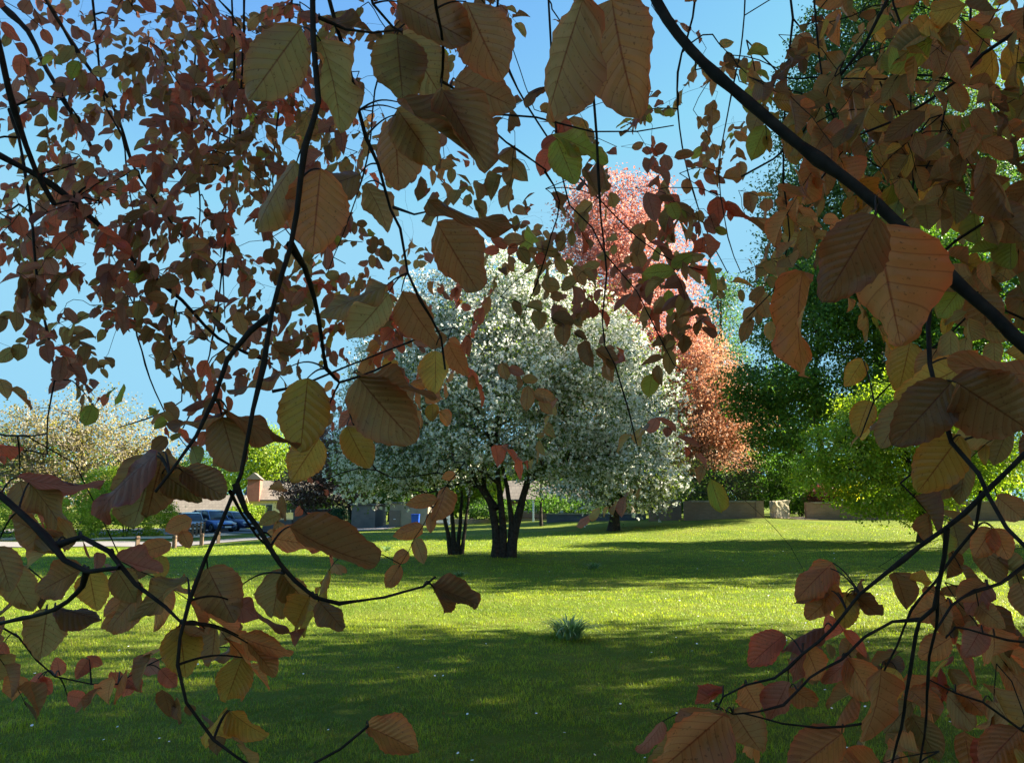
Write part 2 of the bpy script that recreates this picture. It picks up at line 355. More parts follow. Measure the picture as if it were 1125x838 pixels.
# main blossom tree
Y0 = 23.3; b = gz(553, Y0)
def px3(px, py, Yd): return at(px, py, Yd)
def st(lst, Yd, r0, r1, z0=None):
    pts = []; k = len(lst)
    for i, (x, y_, *dy) in enumerate(lst):
        q = at(x, y_, Yd+(dy[0] if dy else 0)); pts.append((q[0], q[1], q[2], r0+(r1-r0)*i/(k-1)))
    pts[0] = (pts[0][0], pts[0][1], float(H(pts[0][0], pts[0][1]))-.1, pts[0][3]*1.25); return pts
stems = [st([(546, 614), (545, 580), (538, 552), (527, 535), (500, 490, .5), (470, 450, .8)], Y0, .14, .03),
         st([(553, 614), (552, 570), (549, 540), (545, 500, -.5), (548, 440, -.6), (555, 360)], Y0, .12, .03),
         st([(560, 614), (566, 580), (575, 545), (582, 520), (600, 480, -.6), (640, 430, -1)], Y0, .16, .03),
         [(*px3(562, 590, Y0), .09), (*px3(560, 550, Y0), .07), (*px3(552, 515, Y0-.2), .055), (*px3(525, 450, Y0-1), .03)],
         [(*px3(580, 527, Y0), .12), (*px3(620, 505, Y0-.3), .08), (*px3(670, 500, Y0-.6), .04)],
         [(*px3(545, 560, Y0), .10), (*px3(530, 520, Y0+.6), .08), (*px3(560, 430, Y0+1.2), .04), (*px3(570, 330, Y0+.5), .02)]]
blobs = [blob(540, 340, 150, 130, Y0), blob(600, 390, 200, 150, Y0), blob(490, 400, 190, 170, Y0), blob(550, 450, 250, 150, Y0-.8), blob(640, 450, 170, 170, Y0),
         blob(450, 470, 160, 140, Y0), blob(560, 310, 90, 90, Y0), blob(610, 495, 140, 80, Y0-.5), blob(500, 500, 120, 80, Y0), blob(680, 480, 100, 130, Y0), blob(480, 350, 110, 110, Y0), blob(640, 360, 110, 90, Y0), blob(590, 340, 130, 120, Y0), blob(420, 500, 110, 90, Y0+.6), blob(560, 400, 260, 120, Y0)]
make_tree('blossom_tree', b, 'biggest white blossom tree on thick dark forked trunks in the middle of the lawn', 'tree', blobs, stems, GG, ncl=2100, per=48, spread=.25, size=.078,
          blossom=(26000, .068, WHITE), group='white blossom trees on the lawn', seed=11, nlimb=130, limb_r=.06, shell=.35, twig_n=3)
Y1 = 24.6; b = gz(500, Y1)
stems = [st([(496, 609), (490, 575), (482, 548), (470, 515), (440, 470)], Y1, .075, .02), st([(500, 609), (498, 575), (494, 545), (488, 500), (470, 430)], Y1, .08, .02),
         st([(503, 609), (505, 575), (507, 548), (505, 510), (510, 460)], Y1, .07, .02), st([(507, 609), (511, 580), (514, 550), (520, 520), (535, 480)], Y1, .065, .02)]
blobs = [blob(450, 480, 120, 120, Y1), blob(410, 510, 90, 90, Y1), blob(480, 510, 110, 60, Y1), blob(430, 430, 100, 110, Y1)]
make_tree('blossom_tree', b, 'slender blossom tree with several thin stems left of the thick trunked one', 'tree', blobs, stems, GG, ncl=480, per=34, spread=.27, size=.09,
          blossom=(2900, .085, WHITE), group='white blossom trees on the lawn', seed=12, nlimb=60, limb_r=.04, shell=.3, twig_n=2)
Y2 = 37.5; b = gz(674, Y2)
stems = [st([(674, 583), (675, 568), (678, 555), (690, 520), (700, 480)], Y2, .28, .08), [(*px3(676, 562, Y2), .2), (*px3(660, 535, Y2), .12), (*px3(650, 480, Y2), .05)]]
blobs = [blob(690, 500, 110, 120, Y2), blob(705, 440, 90, 130, Y2), blob(650, 520, 90, 80, Y2), blob(720, 530, 60, 60, Y2), blob(680, 400, 80, 100, Y2)]
make_tree('blossom_tree', b, 'farther pale blossom tree with a short flared trunk on the bank to the right', 'tree', blobs, stems, GG, ncl=650, per=36, spread=.40, size=.14,
          blossom=(6500, .12, WHITE), group='white blossom trees on the lawn', seed=13, nlimb=60, limb_r=.08, shell=.3)
# maples
Y3 = 54.0; b = gz(690, Y3)
RED = [(.44, .19, .15), (.48, .27, .22), (.38, .14, .11), (.48, .33, .28)]
ORA = [(.42, .24, .14), (.34, .19, .11), (.45, .29, .18), (.28, .19, .12)]
blobs = [blob(670, 240, 110, 110, Y3), blob(700, 300, 150, 130, Y3), blob(650, 300, 130, 120, Y3), blob(700, 370, 170, 130, Y3), blob(640, 230, 60, 80, Y3), blob(715, 235, 60, 90, Y3), blob(660, 400, 150, 130, Y3), blob(735, 390, 90, 100, Y3), blob(745, 440, 90, 90, Y3)]
stems = [st([(690, 575), (690, 480), (685, 400), (680, 300), (675, 220)], Y3, .4, .05)]
make_tree('red_maple', b, 'tall pinkish red maple rising behind the white blossom tree', 'tree', blobs, stems, RED, ncl=1600, per=34, spread=.5, size=.23, leafm=M_LEAFR, bark=M_BARK_GREY, seed=14, nlimb=90, limb_r=.12, shell=.35, twig_n=3)
Y4 = 51.0; b = gz(775, Y4)
blobs = [blob(775, 420, 80, 90, Y4), blob(760, 470, 100, 90, Y4), blob(800, 465, 80, 80, Y4), blob(785, 500, 90, 60, Y4), blob(745, 430, 50, 80, Y4), blob(770, 380, 50, 50, Y4)]
stems = [st([(775, 565), (774, 520), (770, 470), (765, 410)], Y4, .2, .04), [(*px3(775, 530, Y4), .12), (*px3(790, 490, Y4), .08), (*px3(800, 440, Y4), .03)]]
make_tree('orange_maple', b, 'lower orange leaved maple behind the brick wall', 'tree', blobs, stems, ORA, ncl=900, per=32, spread=.45, size=.19, leafm=M_LEAFR, bark=M_BARK_GREY, seed=15, nlimb=90, limb_r=.05, shell=.3, twig_n=4)
# right hand trees
DG = [(.055, .12, .022), (.08, .16, .028), (.04, .09, .02), (.12, .20, .03)]
LG = [(.20, .28, .025), (.25, .32, .03), (.14, .22, .025), (.30, .34, .04)]
MG = [(.06, .12, .025), (.09, .16, .03), (.045, .09, .02)]
Y5 = 43.5; b = gz(893, Y5+2)
blobs = [blob(900, 360, 170, 70, Y5, 3.5), blob(850, 420, 130, 50, Y5, 3), blob(930, 430, 150, 60, Y5, 3), blob(960, 330, 180, 90, Y5, 4), blob(1010, 400, 160, 100, Y5, 4), blob(860, 470, 110, 45, Y5, 2.5), blob(1000, 280, 200, 110, Y5, 4), blob(900, 310, 120, 60, Y5, 3), blob(1060, 330, 200, 160, Y5, 4), blob(830, 445, 80, 30, Y5, 2)]
stems = [st([(895, 560), (893, 520), (885, 500), (870, 478), (850, 440)], Y5+2, .34, .08), [(*px3(893, 520, Y5+2), .25), (*px3(902, 495, Y5+2), .2), (*px3(895, 440, Y5+1), .14), (*px3(900, 350, Y5), .06)],
         [(*px3(898, 505, Y5+2), .2), (*px3(925, 485, Y5+2), .16), (*px3(975, 400, Y5+1), .12), (*px3(1020, 300, Y5), .06)], [(*px3(885, 500, Y5+2), .12), (*px3(868, 490, Y5+1.8), .08), (*px3(830, 460, Y5+1), .03)]]
make_tree('spreading_tree', b, 'dark green tree with layered spreading limbs behind the brick walls', 'tree', blobs, stems, DG, ncl=2900, per=40, spread=.38, size=.19, seed=16, nlimb=110, limb_r=.12, shell=.3, droop=.5)
Y6 = 31.0; b = gz(1012, Y6)
blobs = [blob(930, 500, 100, 80, Y6), blob(985, 480, 130, 110, Y6), blob(1040, 500, 110, 110, Y6), blob(960, 540, 100, 60, Y6), blob(1015, 555, 70, 50, Y6), blob(900, 520, 60, 50, Y6), blob(1020, 440, 120, 90, Y6), blob(1090, 500, 80, 90, Y6), blob(960, 450, 80, 50, Y6)]
stems = [st([(1012, 600), (1014, 570), (1005, 530), (990, 480), (985, 440)], Y6, .16, .03), [(*px3(1013, 560, Y6), .1), (*px3(1040, 520, Y6), .06), (*px3(1060, 460, Y6), .03)], [(*px3(1008, 545, Y6), .1), (*px3(970, 520, Y6), .06), (*px3(930, 490, Y6), .03)]]
make_tree('lime_green_tree', b, 'bright yellow green tree drooping to the lawn before the right hand wall', 'tree', blobs, stems, LG, ncl=1300, per=32, spread=.24, size=.14, seed=17, nlimb=80, limb_r=.05, shell=.35, droop=.5, twig_n=2)
Y7 = 70.0
CG = [(.06, .11, .045), (.09, .14, .06), (.045, .085, .035)]
b = gz(960, Y7)
blobs = [blob(900, 280, 130, 120, Y7), blob(960, 200, 200, 160, Y7), blob(870, 230, 80, 120, Y7), blob(930, 100, 160, 130, Y7), blob(1010, 60, 180, 160, Y7), blob(1060, 180, 180, 200, Y7), blob(980, -10, 160, 120, Y7), blob(885, 140, 80, 90, Y7), blob(850, 310, 60, 50, Y7), blob(905, 40, 70, 70, Y7)]
stems = [st([(965, 560), (965, 400), (970, 250), (980, 100), (985, 0)], Y7, .6, .1)]
make_tree('tall_larch', b, 'tall feathery green larch towering at upper right against the sky', 'tree', blobs, stems, CG, ncl=4200, per=28, spread=.7, size=.32, seed=18, nlimb=140, limb_r=.12, shell=.2, droop=.2, twig_n=3)
Y8 = 80.0; b = gz(792, Y8)
blobs = [blob(790, 360, 60, 70, Y8), blob(785, 400, 90, 80, Y8), blob(795, 320, 40, 50, Y8), blob(800, 450, 110, 100, Y8)]
make_tree('far_pine', b, 'distant blue green pine between the maple and the dark spreading tree', 'tree', blobs, [st([(792, 560), (792, 450), (792, 330)], Y8, .5, .1)], [(.05, .10, .06), (.07, .12, .075)], ncl=500, per=30, spread=.6, size=.3, seed=19, nlimb=0, shell=.3)
# shrubs behind the walls
def shrub(name, px, py, wpx, hpx, Yd, cols, label, seed, ncl=160, per=40, size=.11, leafm=M_LEAF, group=None, spread=.2, shell=.3, extra=[], blossom=None, twig=0, nl=14):
    bb = gz(px, Yd); bl = [blob(px, py, wpx, hpx, Yd)]+[blob(*e, Yd) for e in extra]
    top = at(px, py, Yd)
    stt = [[(bb[0]+dx, bb[1], bb[2], .05), (bb[0]+dx*2, bb[1], (bb[2]+top[2])/2, .04), (top[0]+dx*4, top[1], top[2], .015)] for dx in (-.12, 0, .1)]
    return make_tree(name, bb, label, 'shrub', bl, stt, cols, ncl=ncl, per=per, spread=spread, size=size, leafm=leafm, group=group, seed=seed, nlimb=nl, limb_r=.03, shell=shell, blossom=blossom, twig_n=twig, bark=M_BARK_GREY if twig else M_BARK_DARK)
SG = 'shrubs behind the brick walls'
shrub('shrub', 790, 525, 90, 70, 44.5, [(.05, .075, .03), (.09, .08, .05), (.07, .09, .045)], 'dusky shrub with bare pale twigs behind the left brick wall', 31, 170, 32, .13, group=SG, extra=[(765, 535, 60, 45), (815, 530, 60, 50)], twig=6, nl=40)
shrub('shrub', 852, 520, 70, 80, 45.5, DG, 'dark evergreen shrub behind the upright stone', 32, 220, 40, .13, group=SG, extra=[(875, 530, 50, 60)])
shrub('shrub', 905, 541, 34, 26, 44, [(.16, .05, .04), (.10, .05, .04)], 'reddish brown shrub peeping over the right hand brick wall', 33, 60, 30, .12, leafm=M_LEAFR, group=SG)
shrub('shrub', 934, 541, 22, 22, 43.6, [(.75, .62, .03), (.65, .5, .02)], 'brilliant yellow flowering shrub above the right hand brick wall', 34, 60, 34, .10, group=SG)
shrub('shrub', 1000, 525, 150, 60, 47, DG, 'dark hedge like shrub behind the right hand brick wall', 35, 260, 36, .16, group=SG, extra=[(1090, 520, 120, 70), (940, 520, 70, 60)])
shrub('shrub', 735, 545, 60, 40, 47, MG, 'mid green shrub between the pale blossom tree and the brick wall', 36, 120, 36, .14, group=SG)
# left side
shrub('garden_bush', 790, 540, 110, 46, 49, DG, 'dark bush backing the left brick wall', 49, 260, 40, .17)
shrub('garden_bush', 880, 538, 90, 50, 50, DG, 'dark bush backing the gap with the upright stone', 50, 240, 40, .17)
Y9 = 72.0; TAN = [(.21, .165, .06), (.25, .20, .08), (.16, .14, .05), (.27, .22, .11)]
b = gz(95, Y9)
blobs = [blob(60, 500, 130, 110, Y9), blob(130, 500, 130, 100, Y9), blob(100, 465, 150, 80, Y9), blob(20, 490, 110, 100, Y9), blob(165, 520, 80, 70, Y9), blob(-40, 500, 120, 110, Y9), blob(70, 540, 200, 60, Y9)]
make_tree('pale_spring_tree', b, 'broad straw coloured tree just coming into leaf at far left', 'tree', blobs, [st([(95, 575), (95, 540), (90, 500), (85, 460)], Y9, .5, .12), [(*px3(95, 545, Y9), .3), (*px3(140, 500, Y9), .1)], [(*px3(95, 550, Y9), .3), (*px3(30, 500, Y9), .1)]], TAN, ncl=900, per=24, spread=.75, size=.24, seed=20, bark=M_BARK_GREY, nlimb=150, limb_r=.15, shell=.2, twig_n=5,
          blossom=(1500, .18, [(.38, .34, .28), (.30, .27, .22)]))
shrub('clipped_hedge', 140, 558, 90, 74, 52, LG, 'rounded bright lime green hedge beside the road', 41, 520, 40, .14, spread=.18, shell=.75, extra=[(115, 545, 60, 60), (165, 565, 50, 50), (130, 530, 40, 40)])
shrub('clipped_hedge', 30, 572, 130, 60, 48, LG, 'long lime green hedge at the left edge beyond the road', 42, 420, 40, .14, spread=.18, shell=.75, extra=[(-30, 570, 90, 60), (75, 580, 60, 40)])
Y10 = 112.0
make_tree('lime_tree', gz(290, Y10), 'sunny yellow green tree behind the bungalow roof', 'tree', [blob(290, 500, 60, 60, Y10), blob(270, 515, 50, 50, Y10), blob(310, 515, 40, 50, Y10), blob(280, 485, 40, 40, Y10)], [st([(290, 560), (290, 520), (288, 490)], Y10, .4, .1)], LG, ncl=420, per=34, spread=.7, size=.36, seed=21, nlimb=20)
make_tree('distant_tree', gz(225, 130), 'small mid green distant tree above the outbuilding roof', 'tree', [blob(215, 518, 60, 40, 130), blob(240, 522, 50, 36, 130), blob(190, 525, 50, 34, 130)], [st([(225, 560), (225, 520)], 130, .4, .1)], MG, ncl=320, per=30, spread=.8, size=.4, seed=22, nlimb=10)
Y11 = 60.0
make_tree('copper_tree', gz(352, Y11), 'dusky copper brown tree right of the bungalow', 'tree', [blob(350, 515, 70, 80, Y11), blob(330, 535, 50, 50, Y11), blob(375, 530, 60, 60, Y11), blob(355, 490, 50, 50, Y11), blob(395, 520, 50, 60, Y11)], [st([(386, 577), (384, 560), (378, 530), (365, 500)], Y11, .18, .06)], [(.10, .05, .03), (.14, .075, .045), (.20, .12, .09), (.07, .045, .03)], ncl=520, per=34, spread=.42, size=.19, leafm=M_LEAFR, seed=23, nlimb=50, twig_n=2, limb_r=.06, blossom=(900, .12, [(.55, .42, .38)]))
shrub('round_bush', 372, 568, 24, 22, 54.5, [(.02, .055, .03), (.03, .07, .03)], 'small dark green rounded bush before the grey garage wall', 43, 120, 30, .12, spread=.1)
shrub('garden_bush', 270, 566, 42, 26, 70, LG, 'light green garden bush beside the dark blue car', 44, 140, 30, .2)
shrub('garden_bush', 410, 545, 60, 34, 64, DG, 'dark green bush rising behind the grey block garage', 45, 150, 34, .2)
shrub('garden_bush', 345, 552, 50, 24, 68, DG, 'dark green bush behind the low grey garage', 46, 120, 34, .2)
shrub('garden_bush', 545, 560, 60, 22, 58, MG, 'mid green bush directly behind the thick dark trunks', 47, 150, 34, .16)
shrub('garden_bush', 610, 556, 70, 26, 58, DG, 'dark green bush behind the slate wall', 48, 170, 34, .16, extra=[(650, 560, 60, 20)])
# trees filling the distance
FG = 'trees beyond the garages'
for k, (px, Yd, hp, wp, cols, lb) in enumerate([(430, 84, 475, 90, MG, 'hazy green tree far behind the stone garage'), (520, 78, 500, 90, LG, 'yellow green tree glimpsed between the two blossom trunks'),
        (600, 92, 480, 110, MG, 'green tree far behind the main blossom trunk'), (745, 70, 500, 90, DG, 'dark tree behind the gap beside the orange maple'), (1100, 62, 380, 220, DG, 'dark tree filling the right edge behind the wall'),
        (870, 66, 400, 140, DG, 'dark tree far behind the upright stone'), (-60, 90, 450, 160, MG, 'tree beyond the left edge of the lawn'), (1250, 50, 300, 240, MG, 'tall tree beyond the right edge of the lawn')]):
    cy = (hp+560)/2
    make_tree('background_tree', gz(px, Yd), lb, 'tree', [blob(px, cy, wp*.8, 560-hp, Yd), blob(px-wp*.25, cy+10, wp*.6, (560-hp)*.8, Yd), blob(px+wp*.25, cy+5, wp*.6, (560-hp)*.8, Yd), blob(px+5, hp+(560-hp)*.25, wp*.5, (560-hp)*.5, Yd)],
              [st([(px, 566), (px, 540), (px, cy)], Yd, .35, .1)], cols, ncl=380, per=34, spread=.6, size=.34*Yd/80, group=FG, seed=50+k, nlimb=16, limb_r=.1)
# far wood closing the horizon
rw = np.random.default_rng(90); az = np.sort(rw.uniform(-1.15, 1.3, 1500)); dw = rw.uniform(150, 185, 1500); hh = 8+3*np.sin(az*9)+2*np.sin(az*23+1); zz = rw.uniform(0, 1, 1500)**.8*hh
cw = np.stack([np.sin(az)*dw, np.cos(az)*dw, zz+.3], 1); pw = (cw[:, None]+rw.normal(0, 1, (1500, 26, 3))*np.array([2.2, 2.2, 1.1])).reshape(-1, 3); mw = len(pw)
V, Fs, c3, _ = stamp(T_FOLD, F_FOLD, pw, frames(rdir(mw, rw), rdir(mw, rw)+np.array([0, 0, .5])), 1.0*rw.uniform(.6, 1.3, mw), np.array(MG)[rw.integers(0, 3, mw)]*rw.uniform(.7, 1.3, (mw, 1)))
tag(link('far_wood', mesh_np('far_wood', V, Fs, c3, smooth=False), M_LEAF), 'far off wood closing the horizon', 'wood', None, 'stuff')
# thin young tree on the bank centre
make_tree('young_tree', gz(595, 46), 'thin straight young trunk standing between the blossom trees', 'tree', [blob(595, 520, 40, 60, 46)], [st([(595, 576), (594, 550), (595, 520)], 46, .10, .04)], MG, ncl=60, per=24, spread=.3, size=.15, seed=70, nlimb=14)
# big trees to the right of the view that throw the long shadows over the lawn
for k, (x_, y_, hh, rr) in enumerate([(22.8, 24.0, 19, 5.4), (33, 27.5, 21, 5.6)]):
    z_ = float(H(x_, y_)); bl = [((x_, y_, hh*.55), (rr, rr, hh*.38)), ((x_-1, y_+.5, hh*.42), (rr, rr*.8, hh*.25)), ((x_+1, y_+1, hh*.7), (rr*.7, rr*.7, hh*.25))]
    make_tree('parkland_tree', (x_, y_, z_-.1), ['nearer', 'farther'][k]+' broad green tree standing right of the lawn beyond the frame', 'tree', bl, [[(x_, y_, z_-.1, .45), (x_+.1, y_, hh*.3, .36), (x_, y_, hh*.75, .1)]], MG, ncl=820, per=36, spread=.42, size=.30, seed=80+k, shell=.15, nlimb=40, limb_r=.15, group='parkland trees right of the lawn')
# ================================================================ WALLS, BUILDINGS, VEHICLES
import bmesh
def bm_box(bm, c, s, rz=0.0, bev=0.0):
    r_ = bmesh.ops.create_cube(bm, size=1.0); vs_ = r_['verts']
    bmesh.ops.scale(bm, vec=s, verts=vs_)
    if bev: bmesh.ops.bevel(bm, geom=list({e for v in vs_ for e in v.link_edges}), offset=bev, segments=2, affect='EDGES'); 
    return vs_
def box_mesh(name, boxes, mat, parent, smooth=False):
    """boxes: (center, size, rz, bevel) in the parent's frame"""
    bm = bmesh.new()
    for c, s, *rest in boxes:
        rz = rest[0] if rest else 0; bev = rest[1] if len(rest) > 1 else 0
        t = bmesh.new(); bm_box(t, c, s, 0, bev); bmesh.ops.transform(t, matrix=Matrix.Translation(c) @ Matrix.Rotation(rz, 4, 'Z'), verts=t.verts)
        tm = bpy.data.meshes.new('t'); t.to_mesh(tm); t.free(); bm.from_mesh(tm); bpy.data.meshes.remove(tm)
    me = bpy.data.meshes.new(name); bm.to_mesh(me); bm.free()
    return link(name, me, mat, parent, local=True)
def prism(name, poly, x0, x1, mat, parent):   # polygon in (y,z) extruded along x
    bm = bmesh.new(); A = [bm.verts.new((x0, y, z)) for y, z in poly]; B = [bm.verts.new((x1, y, z)) for y, z in poly]
    bm.faces.new(A[::-1]); bm.faces.new(B); k = len(poly)
    for i in range(k): bm.faces.new([A[i], A[(i+1) % k], B[(i+1) % k], B[i]])
    bmesh.ops.recalc_face_normals(bm, faces=bm.faces)
    me = bpy.data.meshes.new(name); bm.to_mesh(me); bm.free(); return link(name, me, mat, parent, local=True)
M_BRICK = brick_mat('old_brick', (.26, .15, .085), (.34, .20, .12), (.28, .22, .17), 1.0, .23, .078, .008)
M_COPE = solid('coping_stone', (.25, .20, .15), (.33, .28, .21), 6, .9, .2, .4)
M_STONE = solid('pale_stone', (.34, .29, .19), (.48, .42, .30), 5, .9, .2, .8, bd=.05)
M_GREYW = brick_mat('grey_stone_wall', (.15, .135, .12), (.21, .19, .165), (.19, .18, .16), 1.0, .4, .18, .015)
M_DARKW = brick_mat('dark_slate_wall', (.10, .095, .11), (.15, .14, .15), (.13, .12, .12), 1.0, .4, .15, .01)
def wall_run(name, p0, p1, hgt, thick, label, mat=M_BRICK, cope=True, ends=True, group=None):
    p0 = np.array(p0, float); p1 = np.array(p1, float); mid = (p0+p1)/2; d_ = p1-p0; ln = math.hypot(*d_); rz = math.atan2(d_[1], d_[0])
    zb = float(min(H(*p0), H(*p1)))-.1
    o = thing(name, (mid[0], mid[1], zb), label, 'wall', group, rz)
    box_mesh('wall_body', [((0, 0, hgt/2), (ln, thick, hgt))], mat, o)
    if cope:
        k = max(1, int(ln/.6)); r = np.random.default_rng(int(ln*10)); bx = []
        for i in range(k): bx.append(((-ln/2+(i+.5)*ln/k, r.normal(0, .006), hgt+.045), (ln/k-.012, thick+.09, .09+r.normal(0, .006)), 0, .012))
        box_mesh('coping', bx, M_COPE, o)
    if ends: 
        for s in (-1, 1): box_mesh('end_pier', [((s*(ln/2+.1), 0, hgt/2+.03), (.42, thick+.12, hgt+.1), 0, .01)], mat, o)
    return o
WG = 'low brick walls at the back of the lawn'
wall_run('brick_wall', (9.7, 42.6), (13.25, 42.1), 1.08, .32, 'low brick wall left of the upright pale stone', group=WG)
wall_run('brick_wall', (16.35, 42.6), (23.6, 41.6), 1.0, .32, 'low brick wall right of the upright pale stone', group=WG)
wall_run('brick_wall', (24.2, 41.4), (40, 39.0), 1.15, .32, 'low brick wall at the right edge behind the lime green tree', group=WG)
wall_run('brick_wall', (8.1, 44.5), (9.3, 44.3), 1.2, .32, 'short shaded brick wall end beside the pale blossom tree', group=WG)
wall_run('slate_wall', (2.2, 49.5), (8.4, 49.0), .62, .3, 'low dark slate wall behind the flared trunk', M_DARKW, True, False)
# pale standing stone block
b_ = at(857, 570, 43.0); b_[2] = H(b_[0], b_[1])-.05
bm = bmesh.new(); bmesh.ops.create_cube(bm, size=1); bmesh.ops.subdivide_edges(bm, edges=bm.edges[:], cuts=5, use_grid_fill=True)
r = np.random.default_rng(4)
for v_ in bm.verts:
    c_ = v_.co; t_ = (c_.z+.5); c_.x *= .80+.10*t_+.10*math.sin(c_.z*7+c_.y*5); c_.y *= .55; c_.z = (c_.z+.5)*1.02*(1+.08*c_.x)
    c_ += Vector(r.normal(0, .018, 3))
me = bpy.data.meshes.new('standing_stone'); bm.to_mesh(me); bm.free()
o = link('standing_stone', me, M_STONE); o.location = b_; o.rotation_euler.z = R(18); tag(o, 'upright pale stone block in the gap between the brick walls', 'stone')

# bungalow
M_ROOF = brick_mat('roof_tiles', (.17, .145, .12), (.22, .19, .16), (.12, .10, .09), 1.0, .35, .3, .02)
M_CREAM = solid('cream_render', (.62, .52, .34), (.70, .60, .42), 4, .9, .2, .2)
M_GLASS = solid('window_glass', (.03, .04, .05), (.05, .06, .07), 2, .08, .6)
M_WHITE = solid('white_paint', (.72, .72, .70), (.78, .78, .76), 5, .5)
M_RED = brick_mat('red_brick', (.28, .07, .045), (.35, .10, .06), (.35, .25, .2), 1.0, .23, .08, .01)
def house(name, loc, rz, L_, W_, eave, ridge, label, wallm, wins, chim=None, dormer=None):
    o = thing(name, loc, label, 'house', None, R(rz))
    prism('wall', [(-W_/2, 0), (W_/2, 0), (W_/2, eave), (0, ridge-.12), (-W_/2, eave)], -L_/2, L_/2, wallm, o)
    sl = (ridge-eave)/(W_/2); ov = .45
    rf = prism('roof', [(-W_/2-ov, eave-sl*ov), (0, ridge), (W_/2+ov, eave-sl*ov), (W_/2+ov, eave-sl*ov+.16), (0, ridge+.2), (-W_/2-ov, eave-sl*ov+.16)], -L_/2-.35, L_/2+.35, M_ROOF, o)
    if chim: 
        c = box_mesh('chimney', [((chim, 0, ridge+.35), (.9, .7, 1.5))], wallm, rf); box_mesh('chimney_pot', [((chim, 0, ridge+1.25), (.3, .3, .35), 0, .03)], M_RED, o)
    if dormer:
        prism('gable', [(-W_/2-.9, eave-.3), (-W_/2+2.4, eave-.3), (-W_/2+2.4, ridge+.2), (-W_/2-.9, ridge+.2)], dormer-.75, dormer+.75, M_RED, o)
        g_ = prism('gable_roof', [(-1.0, 0), (1.0, 0), (0, .85)], -1.2, 2.6, M_ROOF, o); g_.rotation_euler.z = R(90); g_.location = (dormer, -W_/2, ridge+.2)
    for (x, z, w_, h_) in wins:
        f = box_mesh('window', [((x, -W_/2-.02, z), (w_, .10, h_))], M_WHITE, o)
        n_ = max(1, int(w_/.6)); box_mesh('pane', [((x-w_/2+(i+.5)*w_/n_, -W_/2-.09, z), (w_/n_-.09, .05, h_-.12)) for i in range(n_)], M_GLASS, f)
    box_mesh('gutter', [((0, -W_/2-ov-.04, eave-sl*ov+.05), (L_+.6, .1, .1))], solid('gutter', (.08, .07, .07)), o)
    return o
hx = at(300, 560, 100); hz = -.6
house('bungalow', (hx[0]+3.0, 104, hz), 12, 14, 8.5, 2.75, 5.0, 'cream bungalow with a tiled roof and a red brick gable beyond the parked cars', M_CREAM, [(-4.6, 1.55, 1.7, 1.1), (-1.5, 1.55, 1.5, 1.1), (2.0, 1.55, 1.8, 1.1)], chim=-1.2, dormer=-6.1)
ox = at(222, 560, 84)
house('outbuilding', (ox[0]-1, 86, -.6), 8, 9, 6, 1.35, 2.9, 'low outbuilding with a pale roof behind the parked cars', M_CREAM, [(2.5, .8, 1.0, .6)])
# garages and low buildings in the middle distance
def garage(name, px0, px1, pyt, Yd, dep, mat, label, door=None, roofz=.12):
    x0 = xat(px0, 570, Yd); x1 = xat(px1, 570, Yd); z0 = float(H((x0+x1)/2, Yd))-.1; hh = zat(pyt, Yd)-z0; L_ = x1-x0
    o = thing(name, ((x0+x1)/2, Yd+dep/2, z0), label, 'garage')
    box_mesh('wall', [((0, 0, hh/2), (L_, dep, hh))], mat, o)
    box_mesh('roof', [((0, 0, hh+roofz/2), (L_+.25, dep+.25, roofz), 0, .02)], solid('flat_roof_felt', (.16, .15, .14)), o)
    if door:
        f = box_mesh('door', [((door[0], -dep/2-.03, door[2]/2), (door[1], .08, door[2]))], door[3], o); box_mesh('handle', [((door[0], -dep/2-.09, door[2]*.5), (.15, .05, .05))], M_WHITE, f)
    return o
garage('garage', 386, 412, 555, 57, 5, M_GREYW, 'grey block garage behind the round dark bush')
garage('garage', 428, 470, 553, 56, 5, solid('stone_render', (.24, .20, .14), (.31, .26, .19), 3, .9, .2, .4), 'tan stone garage behind the blue bin', (-1.0, .8, 1.25, solid('old_wood_door', (.16, .13, .10), None, 8)))
garage('garage', 322, 362, 561, 62, 4, M_GREYW, 'low grey garage in the shade of the copper tree', (.4, .9, 1.0, M_WHITE))
wall_run('garden_wall', (xat(290, 570, 63), 63), (xat(322, 570, 62), 62), .95, .3, 'low grey garden wall to the right of the dark blue car', M_GREYW, True, False)
# white post and fence next to the tan garage
M_WOOD = solid('weathered_wood', (.15, .11, .075), (.24, .18, .12), 20, .85, .2, .4)
o = thing('garden_gate', (xat(482, 570, 57), 57, float(H(-4, 57))-.05), 'pale low garden gate with white posts right of the tan garage', 'gate')
for s in (-.75, .75): box_mesh('post', [((s, 0, .75), (.14, .14, 1.5), 0, .01)], M_WHITE, o)
box_mesh('gate_panel', [((0, 0, .3+.3*k), (1.36, .04, .2)) for k in range(3)], M_WHITE, o)
o = thing('white_post', (xat(586, 575, 54), 54, float(H(1.5, 54))-.05), 'white painted post beside the thin straight trunk', 'post')
box_mesh('shaft', [((0, 0, .7), (.12, .12, 1.4), 0, .01)], M_WHITE, o); box_mesh('cap', [((0, 0, 1.44), (.18, .18, .07), 0, .02)], M_WHITE, o)
wall_run('garden_wall', (xat(478, 572, 60), 60), (xat(600, 572, 60), 60), .5, .3, 'long low pale wall behind the forked trunks', M_COPE, False, False)
# red brick house seen through the trees centre
house('brick_house', (xat(625, 560, 66)+.5, 69, .4), -6, 11, 6, 1.6, 3.0, 'low brick house half hidden behind the blossom tree', M_BRICK, [(-3.5, .9, 1.2, .8), (.5, .9, 1.4, .8)])
